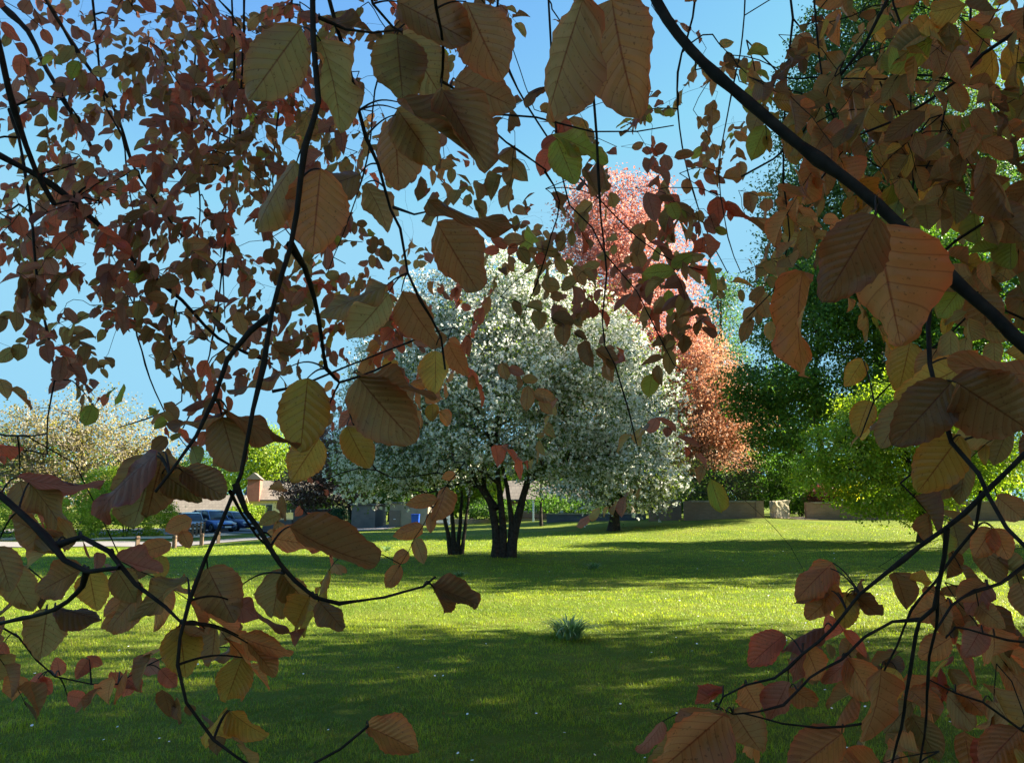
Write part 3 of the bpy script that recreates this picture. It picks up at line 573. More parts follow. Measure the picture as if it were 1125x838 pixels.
# blue wheelie bin
M_BLUE = solid('blue_plastic', (.015, .07, .42), (.02, .09, .48), 6, .4, .4)
bx = xat(456.5, 570, 55.2)
o = thing('wheelie_bin', (bx, 55.2, float(H(bx, 55.2))), 'bright blue wheelie bin standing against the tan stone garage', 'bin')
bm = bmesh.new(); bmesh.ops.create_cube(bm, size=1)
for v_ in bm.verts: 
    k = .82 if v_.co.z < 0 else 1.0; v_.co.x *= .56*k; v_.co.y *= .62*k; v_.co.z = .06+(v_.co.z+.5)*.74
bmesh.ops.bevel(bm, geom=bm.edges[:], offset=.03, segments=2, affect='EDGES'); me = bpy.data.meshes.new('body'); bm.to_mesh(me); bm.free(); link('body', me, M_BLUE, o, local=True)
box_mesh('lid', [((0, -.02, .835), (.62, .70, .07), 0, .03), ((0, .33, .86), (.5, .06, .05), 0, .02)], M_BLUE, o)
def cyl(name, c, rad, wid, mat, parent, axis='X', seg=20, bev=.01):
    bm = bmesh.new(); bmesh.ops.create_cone(bm, cap_ends=True, segments=seg, radius1=rad, radius2=rad, depth=wid)
    bmesh.ops.bevel(bm, geom=[e for e in bm.edges if abs(e.verts[0].co.z-e.verts[1].co.z) < 1e-6], offset=bev, segments=2, affect='EDGES')
    M_ = Matrix.Rotation(R(90), 4, 'Y') if axis == 'X' else (Matrix.Rotation(R(90), 4, 'X') if axis == 'Y' else Matrix.Identity(4))
    bmesh.ops.transform(bm, matrix=Matrix.Translation(c) @ M_, verts=bm.verts); me = bpy.data.meshes.new(name); bm.to_mesh(me); bm.free(); return link(name, me, mat, parent, local=True)
M_RUB = solid('tyre_rubber', (.012, .012, .012), (.02, .02, .02), 20, .8)
for s in (-.25, .25): cyl('wheel', (s, .25, .1), .1, .05, M_RUB, o)
# bollards and fence
M_POST = solid('bollard_wood', (.11, .075, .05), (.19, .13, .09), 18, .85, .2, .4)
BG_ = 'short wooden bollards along the road'
for k, (px, py, Yd, lb) in enumerate([(191, 606, 37.5, 'short wooden bollard on the grass edge below the row of fence posts'), (221, 602, 39.5, 'short wooden bollard in front of the blue car'), (239.5, 599, 41, 'short wooden bollard in front of the dark blue car'), (150, 612, 35.5, 'short wooden bollard at the left end of the row by the road')]):
    bb = gz(px, Yd, py); o = thing('bollard', bb, lb, 'bollard', BG_); 
    box_mesh('post', [((0, 0, .33), (.17, .17, .66), .2*k, .02)], M_POST, o); cyl('band', (0, 0, .56), .125, .03, M_RUB, o, 'Z', 12, .004)
o = thing('post_fence', gz(208, 49, 585), 'row of dark hooped posts along the verge in front of the silver car', 'fence')
b0 = gz(196, 45.5, 592); b1 = gz(224, 55, 585); ps = []
for k in range(7):
    p = b0+(b1-b0)*k/6; p[2] = float(H(p[0], p[1])); q = p-np.array(o.location); box_mesh('post', [((q[0], q[1], .42+q[2]), (.12, .12, .95), 0, .015)], M_POST, o); ps.append(q+np.array([0, 0, .8]))
V, Fq = tubes([(np.array(ps), np.full(7, .045))], 8); link('rail', mesh_np('rail', V, Fq), M_POST, o, local=True)

# cars
def paint(name, c): 
    m, n, N, L = nodes(name); d = N('ShaderNodeBsdfPrincipled'); d.inputs['Roughness'].default_value = .3; d.inputs['Metallic'].default_value = .35; d.inputs['Coat Weight'].default_value = .8; d.inputs['Coat Roughness'].default_value = .05
    f = noise(n, 3, 5); L(mixc(n, math_n(n, 'MULTIPLY', f, .3), c, tuple(x*.75+.02 for x in c)), d.inputs['Base Color']); o = N('ShaderNodeOutputMaterial'); L(d.outputs[0], o.inputs[0]); return m
M_CHROME = solid('alloy', (.5, .5, .52), (.6, .6, .62), 5, .25, .5, 0, .9); M_LAMP = solid('headlight_glass', (.75, .78, .8), None, 5, .1, .6); M_TAIL = solid('tail_light', (.5, .02, .02), None, 5, .2); M_TRIM = solid('black_trim', (.015, .015, .016), None, 5, .4)
def car(loc, rz, pnt, label, hgt=1.48):
    """nose along +X"""
    o = thing('parked_car', loc, label, 'car', 'cars parked in front of the bungalow', R(rz))
    sx = np.array([-2.15, -2.12, -1.95, -1.6, -1.2, -.6, 0, .55, .95, 1.4, 1.85, 2.08, 2.15]); 
    belt = np.array([.60, .86, .93, .95, .95, .94, .93, .92, .91, .84, .72, .60, .48]); lo = np.array([.38, .26, .22, .2, .2, .2, .2, .2, .2, .2, .22, .26, .34]); hw = np.array([.70, .80, .86, .89, .90, .90, .90, .90, .90, .89, .84, .74, .60])
    V = []; k = 10
    for x, b_, l_, w_ in zip(sx, belt, lo, hw):
        prof = [(w_*.80, l_), (w_*.97, l_+.08), (w_*1.0, (l_+b_)/2), (w_*.97, b_-.10), (w_*.86, b_)]
        V += [(x, y, z) for y, z in prof]+[(x, -y, z) for y, z in prof[::-1]]
    m_ = len(sx); i = np.arange(m_-1)[:, None]*k; j = np.arange(k)[None]; jj = (j+1) % k
    Fq = np.stack([i+j, i+jj, i+k+jj, i+k+j], 2).reshape(-1, 4); caps = [np.array([list(range(k))[::-1]]), np.array([list(range((m_-1)*k, m_*k))])]
    bo = link('body', mesh_np('body', np.array(V), [Fq]+caps), pnt, o, local=True)
    # cabin: glasshouse and roof
    gx = np.array([-1.98, -1.72, -1.35, -.5, .15, .45, .98]); gt = np.array([.94, hgt-.16, hgt-.03, hgt, hgt-.02, hgt-.09, .93]); gw = np.array([.74, .66, .62, .62, .62, .63, .76])
    V = []
    for x, t_, w_ in zip(gx, gt, gw):
        bz = min(.90, t_); V += [(x, .80, bz-.03), (x, w_*1.02, t_-.07 if t_ > 1 else t_), (x, w_*.88, t_), (x, -w_*.88, t_), (x, -w_*1.02, t_-.07 if t_ > 1 else t_), (x, -.80, bz-.03)]
    k = 6; m_ = len(gx); i = np.arange(m_-1)[:, None]*k; j = np.arange(k)[None]; jj = (j+1) % k
    link('glasshouse', mesh_np('glasshouse', np.array(V), [np.stack([i+j, i+jj, i+k+jj, i+k+j], 2).reshape(-1, 4), np.array([list(range(k))[::-1]]), np.array([list(range((m_-1)*k, m_*k))])]), M_GLASS, o, local=True)
    V = []
    for x, t_, w_ in zip(gx[1:-1], gt[1:-1], gw[1:-1]): V += [(x, -w_, t_-.03), (x, -w_*.85, t_+.018), (x, w_*.85, t_+.018), (x, w_, t_-.03)]
    m_ = 5; i = np.arange(m_-1)[:, None]*4; j = np.arange(3)[None]; link('roof', mesh_np('roof', np.array(V), np.stack([i+j, i+j+1, i+4+j+1, i+4+j], 2).reshape(-1, 4)), pnt, o, local=True)
    pl = []
    for s in (-1, 1):
        pl += [(np.array([[.98, s*.77, .92], [.45, s*.64, hgt-.10], [.10, s*.635, hgt-.04]]), np.full(3, .035)), (np.array([[-.35, s*.80, .92], [-.35, s*.64, hgt-.04]]), np.full(2, .04)), (np.array([[-1.95, s*.76, .92], [-1.7, s*.68, hgt-.18], [-1.3, s*.64, hgt-.04]]), np.full(3, .05))]
        box_mesh('mirror', [((.72, s*.98, .98), (.12, .2, .14), 0, .03)], pnt, o)
        box_mesh('door_handle', [((-.1, s*.885, .80), (.2, .03, .03))], M_CHROME, bo)
        box_mesh('headlight', [((2.0, s*.60, .64), (.22, .30, .14), -s*.5, .03)], M_LAMP, o); box_mesh('tail_light', [((-2.10, s*.66, .76), (.10, .26, .18), 0, .02)], M_TAIL, o)
        for x in (-1.32, 1.33):
            wq = cyl('wheel', (x, s*.80, .33), .33, .22, M_RUB, o, 'Y', 28, .03); cyl('rim', (x, s*.905, .33), .21, .03, M_CHROME, wq, 'Y', 20, .008)
    V, Fq = tubes(pl, 6); link('pillars', mesh_np('pillars', V, Fq), pnt, o, local=True)
    box_mesh('grille', [((2.13, 0, .52), (.06, .9, .16), 0, .02), ((2.06, 0, .30), (.2, 1.3, .10), 0, .02)], M_TRIM, o)
    box_mesh('number_plate', [((2.175, 0, .40), (.02, .52, .11))], M_WHITE, o)
    return o
def carz(px, Yd): p = at(px, 575, Yd); return (p[0], Yd, float(H(p[0], Yd))+.03)
car(carz(233, 59), -38, paint('blue_paint', (.06, .14, .33)), 'mid blue car parked nose towards the lawn between the silver and dark blue cars', 1.62)
car(carz(257, 61.5), -32, paint('navy_paint', (.015, .035, .10)), 'dark blue car parked furthest right in front of the bungalow')
car(carz(209, 57.5), -62, paint('silver_paint', (.33, .33, .33)), 'silver grey car parked furthest left beside the lime green hedge', 1.5)
# ================================================================ COPPER BEECH: the tree we stand under
m, n, N, L = nodes('copper_beech_leaf')
a = N('ShaderNodeAttribute'); a.attribute_name = 'Col'; lv = N('ShaderNodeAttribute'); lv.attribute_name = 'luv'
sp = N('ShaderNodeSeparateXYZ'); L(lv.outputs['Vector'], sp.inputs[0]); U, Vv, RND = sp.outputs[0], sp.outputs[1], sp.outputs[2]
av = math_n(n, 'ABSOLUTE', Vv)
ph = math_n(n, 'MULTIPLY', math_n(n, 'SUBTRACT', U, math_n(n, 'MULTIPLY', av, math_n(n, 'ADD', .17, math_n(n, 'MULTIPLY', RND, .14)))), math_n(n, 'ADD', 7.3, math_n(n, 'MULTIPLY', RND, 2.6)))
fr = math_n(n, 'ABSOLUTE', math_n(n, 'SUBTRACT', math_n(n, 'FRACT', ph), .5))            # 0 on a vein, .5 between
vein = math_n(n, 'SMOOTH_MIN', 1.0, math_n(n, 'ADD', math_n(n, 'MULTIPLY', math_n(n, 'SUBTRACT', .075, fr), 13), 0), .2)
vein = math_n(n, 'MAXIMUM', vein, 0.0)
mid = math_n(n, 'MAXIMUM', math_n(n, 'SUBTRACT', 1.0, math_n(n, 'MULTIPLY', av, 22)), 0.0)
vv = math_n(n, 'MINIMUM', math_n(n, 'ADD', math_n(n, 'MULTIPLY', vein, .55), mid), 1.0)
co = N('ShaderNodeCombineXYZ'); L(math_n(n, 'ADD', math_n(n, 'MULTIPLY', U, 3), math_n(n, 'MULTIPLY', RND, 37)), co.inputs[0]); L(math_n(n, 'MULTIPLY', Vv, 1.1), co.inputs[1]); L(RND, co.inputs[2])
nz = N('ShaderNodeTexNoise'); nz.inputs['Scale'].default_value = 1.6; nz.inputs['Detail'].default_value = 5; L(co.outputs[0], nz.inputs[0])
edge = math_n(n, 'MULTIPLY', math_n(n, 'POWER', av, 5), .55)
base = mixc(n, math_n(n, 'MULTIPLY', nz.outputs['Fac'], .8), a.outputs['Color'], mixc(n, 1.0, a.outputs['Color'], (.55, .75, .6), 'MULTIPLY'))
base = mixc(n, edge, base, mixc(n, 1.0, a.outputs['Color'], (1.2, .55, .45), 'MULTIPLY'))
base = mixc(n, math_n(n, 'MULTIPLY', vv, .95), base, mixc(n, 1.0, a.outputs['Color'], (.40, .20, .17), 'MULTIPLY'))
nz2 = N('ShaderNodeTexNoise'); nz2.inputs['Scale'].default_value = 9; nz2.inputs['Detail'].default_value = 3; L(co.outputs[0], nz2.inputs[0])
spot = ramp(n, nz2.outputs['Fac'], [(.63, (0, 0, 0)), (.69, (1, 1, 1))]); base = mixc(n, math_n(n, 'MULTIPLY', spot, .55), base, (.10, .045, .02))
d = N('ShaderNodeBsdfPrincipled'); L(mixc(n, 1.0, base, (.55, .42, .34), 'MULTIPLY'), d.inputs['Base Color']); d.inputs['Roughness'].default_value = .32; d.inputs['Specular IOR Level'].default_value = .5
hgt = math_n(n, 'SUBTRACT', math_n(n, 'COSINE', math_n(n, 'MULTIPLY', ph, 6.2832)), math_n(n, 'SUBTRACT', math_n(n, 'MULTIPLY', mid, 1.5), math_n(n, 'MULTIPLY', nz2.outputs['Fac'], 1.6)))
bb = bump(n, hgt, .42, .0008); L(bb, d.inputs['Normal'])
t = N('ShaderNodeBsdfTranslucent'); L(mixc(n, 1.0, base, (1.22, 1.0, .62), 'MULTIPLY'), t.inputs['Color']); L(bb, t.inputs['Normal'])
mx = N('ShaderNodeMixShader'); mx.inputs[0].default_value = .68; L(d.outputs[0], mx.inputs[1]); L(t.outputs[0], mx.inputs[2])
oo = N('ShaderNodeOutputMaterial'); L(mx.outputs[0], oo.inputs[0]); M_BEECH = m

def leaf_template(nu, nv, r, wave=.03, cup=.12, bend=.15, wid=.33, pleat=.0, twist=0.):
    u = np.linspace(0, 1, nu); v = np.linspace(-1, 1, nv)
    U_, V_ = np.meshgrid(u, v, indexing='ij')
    hw_ = wid*np.sin(math.pi*np.clip(U_, 0, 1)**.90)**.52*(1+.06*np.sin(U_*math.pi))*np.where(U_ > .97, .25, 1)
    hw_ = hw_*(1-.22*U_**3)
    ser = .012*np.cos(2*math.pi*8.5*(U_-.24))*(np.abs(V_) > .95)
    x = U_-.10*0+.0*V_; y = V_*(hw_+ser*(hw_ > .05))
    p1, p2 = r.uniform(0, 6.28, 2)
    z = -cup*np.abs(V_)**1.5*hw_*r.choice([-1, 1])*1.2 + wave*np.sin(U_*9+p1+V_*1.5)*np.abs(V_)**2 + wave*.6*np.sin(U_*15+p2)*V_**3 - bend*(U_**2)
    z = z+pleat*np.cos(2*math.pi*8.5*(U_-.24*np.abs(V_)))*np.sin(math.pi*U_)*(1-np.abs(V_)**4)
    tw = twist*U_; y2 = y*np.cos(tw)-z*np.sin(tw)*.5; z2 = z+y*np.sin(tw)
    T = np.stack([x, y2, z2], 2).reshape(-1, 3); uv = np.stack([U_, V_], 2).reshape(-1, 2)
    i = np.arange(nu-1)[:, None]*nv; j = np.arange(nv-1)[None]
    return T, np.stack([i+j, i+nv+j, i+nv+j+1, i+j+1], 2).reshape(-1, 4), uv
TW = 'x'
# base colours: olive bronze, brown, copper red, fresh green; red, dark also carry sun, shade
TONE = {'o': (.245, .185, .105), 'b': (.26, .162, .108), 'r': (.38, .11, .095), 'g': (.24, .27, .075), 'd': (.16, .095, .060), 'y': (.34, .23, .075), 'c': (.37, .175, .10), 'm': (.25, .115, .125)}

# traced boughs: name -> depth at start, depth at end, radius at start, end, photo points
BR = [
 (.72, 1.05, .0068, .0060, [(1230, 440), (1140, 392), (1090, 345), (1040, 300), (985, 245), (940, 205), (880, 160), (820, 110), (760, 55), (722, 3), (700, -60), (640, -180), (560, -330)]),
 (.66, .60, .0027, .0011, [(352, -60), (345, 0), (348, 70), (350, 110), (335, 160), (325, 230), (318, 270), (300, 340), (290, 400), (278, 450), (265, 520), (240, 580), (225, 615), (208, 660), (198, 700), (195, 730), (205, 770), (235, 810), (290, 848)]),
 (.64, .85, .0026, .0010, [(319, 268), (335, 295), (345, 330), (352, 370), (358, 405), (372, 420), (395, 413), (430, 398)]),
 (.66, .62, .0026, .0012, [(296, 345), (275, 362), (250, 395), (235, 440), (215, 480), (185, 520), (170, 540)]),
 (.60, .62, .0024, .0009, [(260, 530), (272, 560), (285, 580), (296, 602), (308, 620), (325, 640), (345, 658), (370, 665), (420, 658), (465, 645), (480, 633)]),
 (.60, .70, .0012, .0007, [(253, 540), (265, 565), (283, 590), (305, 612), (312, 630)]),
 (.72, .62, .0038, .0018, [(-60, 500), (0, 543), (20, 560), (50, 590), (70, 615), (95, 628), (130, 624)]),
 (.66, .62, .0026, .0012, [(60, 600), (90, 590), (120, 605), (150, 640), (180, 665), (200, 685)]),
 (.66, .80, .0024, .0014, [(95, 628), (90, 645), (60, 668), (0, 685), (-40, 695)]),
 (1.75, 1.85, .0028, .0014, [(-60, 640), (-5, 685), (20, 700), (40, 725), (60, 742), (100, 750), (130, 750), (152, 735)]),
 (.85, .85, .0016, .0014, [(330, 850), (345, 838), (375, 822), (405, 797)]),
 (.80, .62, .0024, .0018, [(1036, 297), (1022, 340), (1022, 400), (1035, 450), (1045, 485), (1075, 520), (1085, 545), (1105, 580), (1135, 610)]),
 (.78, .86, .0031, .0010, [(1150, 480), (1125, 500), (1090, 535), (1060, 565), (1040, 580), (1010, 600), (975, 628), (945, 652), (915, 690), (880, 718), (850, 745), (820, 752), (795, 765), (788, 780)]),
 (.80, .90, .0026, .0014, [(1040, 580), (1037, 610), (1030, 640), (1025, 668), (1010, 682), (1003, 720), (995, 765), (990, 800), (978, 850)]),
 (.80, .90, .0018, .0010, [(1078, 540), (1072, 580), (1050, 605), (1028, 640), (1000, 670), (985, 710), (965, 750), (960, 765)]),
 (.86, .80, .0020, .0008, [(1010, 680), (980, 682), (950, 700), (925, 725), (890, 745), (860, 775), (805, 785), (785, 775)]),
 (.86, .85, .0018, .0008, [(975, 780), (950, 795), (900, 800), (860, 795), (815, 782)]),
 (.82, .95, .0018, .0012, [(1030, 645), (1028, 690), (1020, 720), (1018, 780), (1010, 850)]),
 (.95, .85, .0028, .0012, [(1160, 600), (1125, 620), (1100, 640), (1070, 650), (1045, 665), (1030, 690)]),
 (1.0, .95, .0020, .0010, [(1160, 700), (1120, 705), (1080, 695), (1050, 688), (1040, 700)]),
 (1.0, 1.0, .0020, .0010, [(1160, 820), (1120, 800), (1080, 770), (1050, 760), (1020, 745)]),
 (.72, .86, .0022, .0012, [(362, -60), (362, 0), (380, 60), (395, 120), (402, 150), (415, 180), (430, 230), (440, 250), (448, 300), (462, 330), (485, 370), (490, 405)]),
 (.70, .72, .0020, .0010, [(400, -50), (410, 5), (432, 30), (441, 36)]),
 (.66, .70, .0015, .0008, [(350, 20), (380, 32), (410, 36), (436, 33)]),
 (.62, .95, .0016, .0011, [(470, -50), (480, 10), (487, 55), (485, 90), (495, 95), (520, 115), (545, 145), (570, 165), (600, 188)]),
 (.84, .80, .0015, .0008, [(432, 228), (455, 236), (482, 230)]),
 (.52, .52, .0018, .0010, [(690, -60), (655, -20), (640, 0), (600, -30)]),
 (1.3, 1.5, .0030, .0012, [(630, -60), (640, 10), (650, 80), (655, 150), (660, 240), (667, 300), (662, 350), (665, 380), (675, 400), (690, 450), (700, 490)]),
 (1.3, 1.4, .0022, .0012, [(495, 105), (530, 125), (590, 130), (650, 145), (700, 145), (740, 138)]),
 (1.6, 1.7, .0026, .0012, [(600, -60), (606, 60), (612, 150), (625, 225), (650, 250), (665, 280), (700, 320), (720, 360), (740, 400), (760, 418)]),
 (1.5, 2.1, .0020, .0012, [(600, 188), (615, 220), (605, 260), (590, 310), (560, 380)]),
 (2.2, 2.0, .0035, .0014, [(560, -60), (545, 20), (560, 80), (600, 150), (640, 200), (700, 260), (745, 290), (790, 300)]),
 (3.4, 3.2, .0150, .0060, [(-60, -40), (0, 5), (30, 35), (45, 65), (60, 90), (75, 120), (95, 150), (108, 180)]),
 (2.2, 2.4, .0100, .0080, [(-30, -40), (0, 60), (15, 120), (28, 160), (40, 190), (60, 225)]),
 (3.0, 3.2, .0090, .0040, [(20, -60), (50, 0), (80, 50), (110, 95), (130, 130), (145, 180), (165, 215), (200, 260)]),
 (3.2, 3.3, .0060, .0030, [(100, -60), (103, 0), (108, 60), (118, 120), (135, 150), (140, 200), (150, 250)]),
 (2.4, 2.7, .0130, .0040, [(-80, 130), (0, 172), (60, 205), (110, 250), (150, 290), (200, 330), (240, 372), (300, 400)]),
 (2.6, 2.4, .0060, .0022, [(10, 120), (30, 200), (40, 300), (45, 330), (55, 380), (60, 420), (52, 460), (52, 500)]),
 (2.9, 3.0, .0050, .0028, [(270, -60), (268, 0), (265, 120), (260, 200), (250, 260), (240, 330), (230, 390), (215, 440), (200, 470)]),
 (3.1, 3.1, .0050, .0026, [(218, -60), (220, 0), (215, 50), (212, 150), (220, 230), (210, 300)]),
 (2.8, 2.9, .0042, .0022, [(255, -60), (255, 0), (258, 60), (250, 200), (245, 300), (248, 350)]),
 (2.8, 2.6, .0038, .0016, [(150, 285), (148, 350), (160, 400), (170, 430), (190, 470), (215, 500)]),
 (2.6, 2.4, .0034, .0016, [(195, 330), (185, 375), (195, 400), (200, 440), (160, 460), (130, 470)]),
 (2.4, 2.4, .0030, .0014, [(430, 50), (412, 100), (405, 170), (390, 220), (360, 300)]),
 (3.4, 3.6, .0060, .0020, [(330, -60), (320, 20), (310, 100), (300, 200), (320, 260), (380, 290)]),
 (3.8, 4.2, .0060, .0020, [(560, -60), (520, 60), (480, 120), (470, 180), (520, 230)]),
 (2.2, 2.2, .0040, .0012, [(300, 430), (340, 420), (400, 395), (450, 375), (500, 360), (530, 385)]),
 (2.2, 2.2, .0030, .0012, [(380, 440), (400, 500), (430, 525), (480, 520), (520, 530)]),
 (2.6, 2.8, .0045, .0020, [(770, -60), (760, 20), (745, 80), (750, 160), (770, 240), (800, 300)]),
 (1.4, 1.6, .0040, .0018, [(1000, -50), (975, 0), (950, 50), (920, 90), (905, 115), (880, 150), (850, 175), (815, 195)]),
 (1.5, 1.6, .0026, .0014, [(975, -50), (982, 5), (1000, 60), (1000, 120), (1003, 200), (990, 260), (960, 330)]),
 (1.5, 1.5, .0026, .0014, [(1067, -50), (1067, 0), (1062, 60), (1040, 110), (1030, 160), (1010, 200), (1000, 240)]),
 (1.3, 1.6, .0040, .0018, [(1180, 10), (1125, 30), (1080, 60), (1050, 90), (990, 130), (940, 150), (900, 200)]),
 (1.3, 1.3, .0038, .0018, [(1190, 170), (1125, 205), (1080, 245), (1050, 265), (1010, 300), (960, 320)]),
 (1.7, 1.8, .0030, .0014, [(860, -50), (870, 20), (862, 90), (860, 160), (860, 200), (868, 260), (850, 320), (820, 350)]),
 (1.6, 1.6, .0026, .0012, [(890, -50), (900, 60), (905, 100), (925, 150), (960, 180), (1000, 200)]),
 (1.4, 1.5, .0030, .0014, [(1180, 330), (1125, 350), (1080, 330), (1040, 370), (1000, 400), (960, 440), (945, 480)]),
 (1.2, 1.2, .0030, .0012, [(1180, 420), (1125, 440), (1100, 470), (1060, 440), (1010, 450)]),
 (2.1, 2.0, .0026, .0012, [(820, -50), (815, 40), (800, 120), (790, 190), (800, 260), (815, 300)]),
 (1.1, .95, .0020, .0009, [(-30, 470), (20, 480), (50, 475)]),
]
# large near leaves: base x, y, tip x, y, visible width, tone
BL = [
 (331, 30, 272, 110, 66, 'o'), (352, 45, 388, 138, 40, 'o'), (350, 22, 420, 30, 15, 'd'), (436, 38, 443, 112, 58, 'o'), (442, 38, 487, 104, 48, 'o'), (436, 2, 518, 45, 52, 'b'), (512, 2, 548, 84, 62, 'b'), (500, 88, 567, 118, 46, 'b'),
 (485, 98, 536, 188, 48, 'b'), (436, 112, 520, 168, 36, 'd'), (436, 126, 432, 205, 46, 'b'), (436, 120, 478, 178, 52, 'o'), (640, 0, 596, 134, 68, 'b'), (672, 0, 693, 128, 80, 'b'), (612, 154, 632, 203, 36, 'g'), (606, 148, 672, 168, 20, 'g'),  # the dark tone of the folded leaf paints in its shadow
 (326, 178, 268, 246, 34, 'o'), (395, 192, 328, 215, 34, 'd'), (352, 186, 343, 279, 64, 'c'), (401, 202, 433, 248, 27, 'b'), (470, 220, 561, 266, 22, 'd'), (480, 244, 522, 321, 42, 'b'), (424, 314, 350, 346, 20, 'o'), (427, 322, 385, 377, 42, 'o'), (441, 320, 478, 384, 32, 'b'),
 (478, 385, 480, 433, 30, 'y'), (492, 375, 508, 415, 20, 'c'), (338, 415, 330, 497, 62, 'y'), (350, 482, 318, 530, 42, 'y'), (394, 415, 452, 490, 56, 'b'), (381, 468, 404, 516, 38, 'y'), (388, 410, 480, 436, 16, 'd'), (243, 449, 326, 495, 28, 'd'), (244, 458, 262, 518, 36, 'b'), (320, 402, 255, 440, 20, 'd'), (250, 450, 190, 482, 16, 'd'),
 (180, 496, 160, 572, 50, 'b'), (168, 500, 150, 582, 44, 'o'), (178, 520, 222, 548, 38, 'o'), (200, 517, 248, 546, 26, 'b'), (174, 497, 92, 560, 24, 'm'), (20, 524, 104, 548, 20, 'm'), (22, 528, 34, 572, 34, 'b'), (32, 530, 88, 592, 22, 'b'), (-12, 490, 26, 490, 14, 'r'),
 (72, 592, 0, 578, 28, 'b'), (86, 590, 22, 614, 28, 'o'), (90, 625, 36, 650, 28, 'b'), (98, 628, 106, 672, 36, 'y'), (128, 626, 152, 662, 30, 'o'), (156, 650, 112, 692, 28, 'b'), (206, 634, 140, 682, 26, 'o'), (126, 612, 176, 632, 18, 'm'), (52, 668, 44, 724, 46, 'o'), (8, 620, 30, 675, 36, 'o'), (-4, 600, 12, 650, 34, 'b'), (60, 668, 112, 678, 18, 'd'),
 (228, 624, 258, 684, 54, 'b'), (262, 645, 224, 670, 32, 'd'), (197, 688, 205, 747, 42, 'y'), (309, 628, 298, 680, 44, 'o'), (310, 630, 342, 674, 26, 'o'), (255, 660, 330, 700, 16, 'm'), (262, 698, 318, 724, 28, 'c'), (272, 706, 306, 740, 16, 'c'), (266, 722, 248, 772, 34, 'y'), (262, 712, 222, 724, 12, 'b'),
 (250, 780, 228, 812, 28, 'y'), (252, 780, 290, 814, 24, 'y'), (318, 578, 402, 637, 34, 'd'), (298, 590, 350, 604, 28, 'c'), (474, 643, 526, 664, 18, 'd'), (478, 648, 488, 674, 18, 'd'), (402, 797, 462, 822, 36, 'c'), (340, 655, 322, 690, 26, 'y'), (350, 660, 378, 690, 24, 'b'), (225, 690, 190, 712, 24, 'b'),
 (962, 236, 905, 332, 94, 'd', .86), (882, 298, 862, 410, 46, 'c'), (962, 246, 990, 380, 80, 'c'), (1045, 420, 985, 488, 66, 'd'), (1050, 420, 1140, 478, 74, 'd'), (1055, 478, 1008, 542, 62, 'y'), (1150, 412, 1045, 414, 22, 'b'), (1062, 400, 990, 440, 46, 'y'),  # dark tones here stand in for deep shade on these leaves
 (1090, 580, 1070, 612, 26, 'c'), (1092, 580, 1108, 614, 32, 'c'), (915, 618, 872, 655, 30, 'c'), (912, 624, 904, 674, 24, 'c'), (912, 648, 870, 664, 12, 'b'), (918, 650, 888, 682, 24, 'c'), (930, 650, 926, 692, 28, 'y'), (938, 652, 968, 682, 24, 'd'), (930, 655, 952, 642, 14, 'd'),
 (862, 697, 820, 728, 28, 'r'), (905, 690, 855, 702, 18, 'm'), (884, 708, 904, 752, 36, 'c'), (882, 708, 866, 748, 12, 'm'), (935, 722, 905, 752, 20, 'm'), (930, 722, 960, 768, 38, 'c'), (795, 754, 766, 752, 11, 'r'), (795, 758, 764, 774, 13, 'r'), (818, 752, 838, 786, 32, 'c'), (866, 748, 846, 794, 28, 'm'), (868, 755, 900, 778, 24, 'c'),
 (798, 782, 722, 850, 48, 'c'), (792, 780, 752, 862, 44, 'b'), (758, 800, 712, 850, 34, 'y'), (806, 780, 838, 832, 42, 'b'), (925, 805, 868, 850, 46, 'c'), (968, 735, 962, 822, 40, 'c'), (985, 735, 960, 775, 30, 'y'), (1040, 660, 1000, 678, 30, 'c'), (1032, 665, 1040, 700, 24, 'b'),
 (1082, 640, 1050, 658, 28, 'c'), (1085, 640, 1060, 672, 20, 'm'), (1075, 665, 1104, 690, 26, 'b'), (1090, 690, 1098, 728, 40, 'c'), (1078, 690, 1062, 720, 28, 'm'), (1050, 755, 1082, 785, 34, 'c'), (1045, 700, 1010, 722, 30, 'c'), (1040, 762, 1075, 800, 30, 'b'), (1090, 770, 1120, 800, 40, 'b'), (1120, 800, 1080, 840, 44, 'c'), (1120, 640, 1135, 680, 40, 'b'),
 (728, 792, 705, 832, 13, 'm'), (48, 742, 28, 766, 18, 'r'), (42, 745, 56, 762, 14, 'r'), (98, 724, 84, 744, 24, 'r'), (95, 722, 112, 730, 14, 'r'), (66, 742, 62, 722, 13, 'r'), (132, 738, 120, 756, 18, 'r'), (138, 745, 152, 754, 18, 'r'), (146, 745, 136, 766, 16, 'r'), (74, 764, 100, 768, 16, 'r'), (160, 726, 174, 742, 20, 'm'), (176, 735, 194, 754, 17, 'r'), (5, 705, -10, 730, 22, 'r'), (1000, 375, 988, 430, 36, 'y'), (955, 440, 940, 478, 26, 'y'), (948, 395, 930, 424, 24, 'y'), (1000, 440, 965, 490, 30, 'o'), (1095, 545, 1125, 570, 26, 'b'),  # red tone of the small left leaves puts sunlight into their colour
]
r = np.random.default_rng(21)
TB = np.array([6.8, -2.8, 0.0])
beech = thing('copper_beech_tree', TB, 'copper beech whose purple brown leaves hang close in front of the whole view', 'tree')
nodesP, nodesB = [], []          # skeleton points (world) and bough index
boughs = []
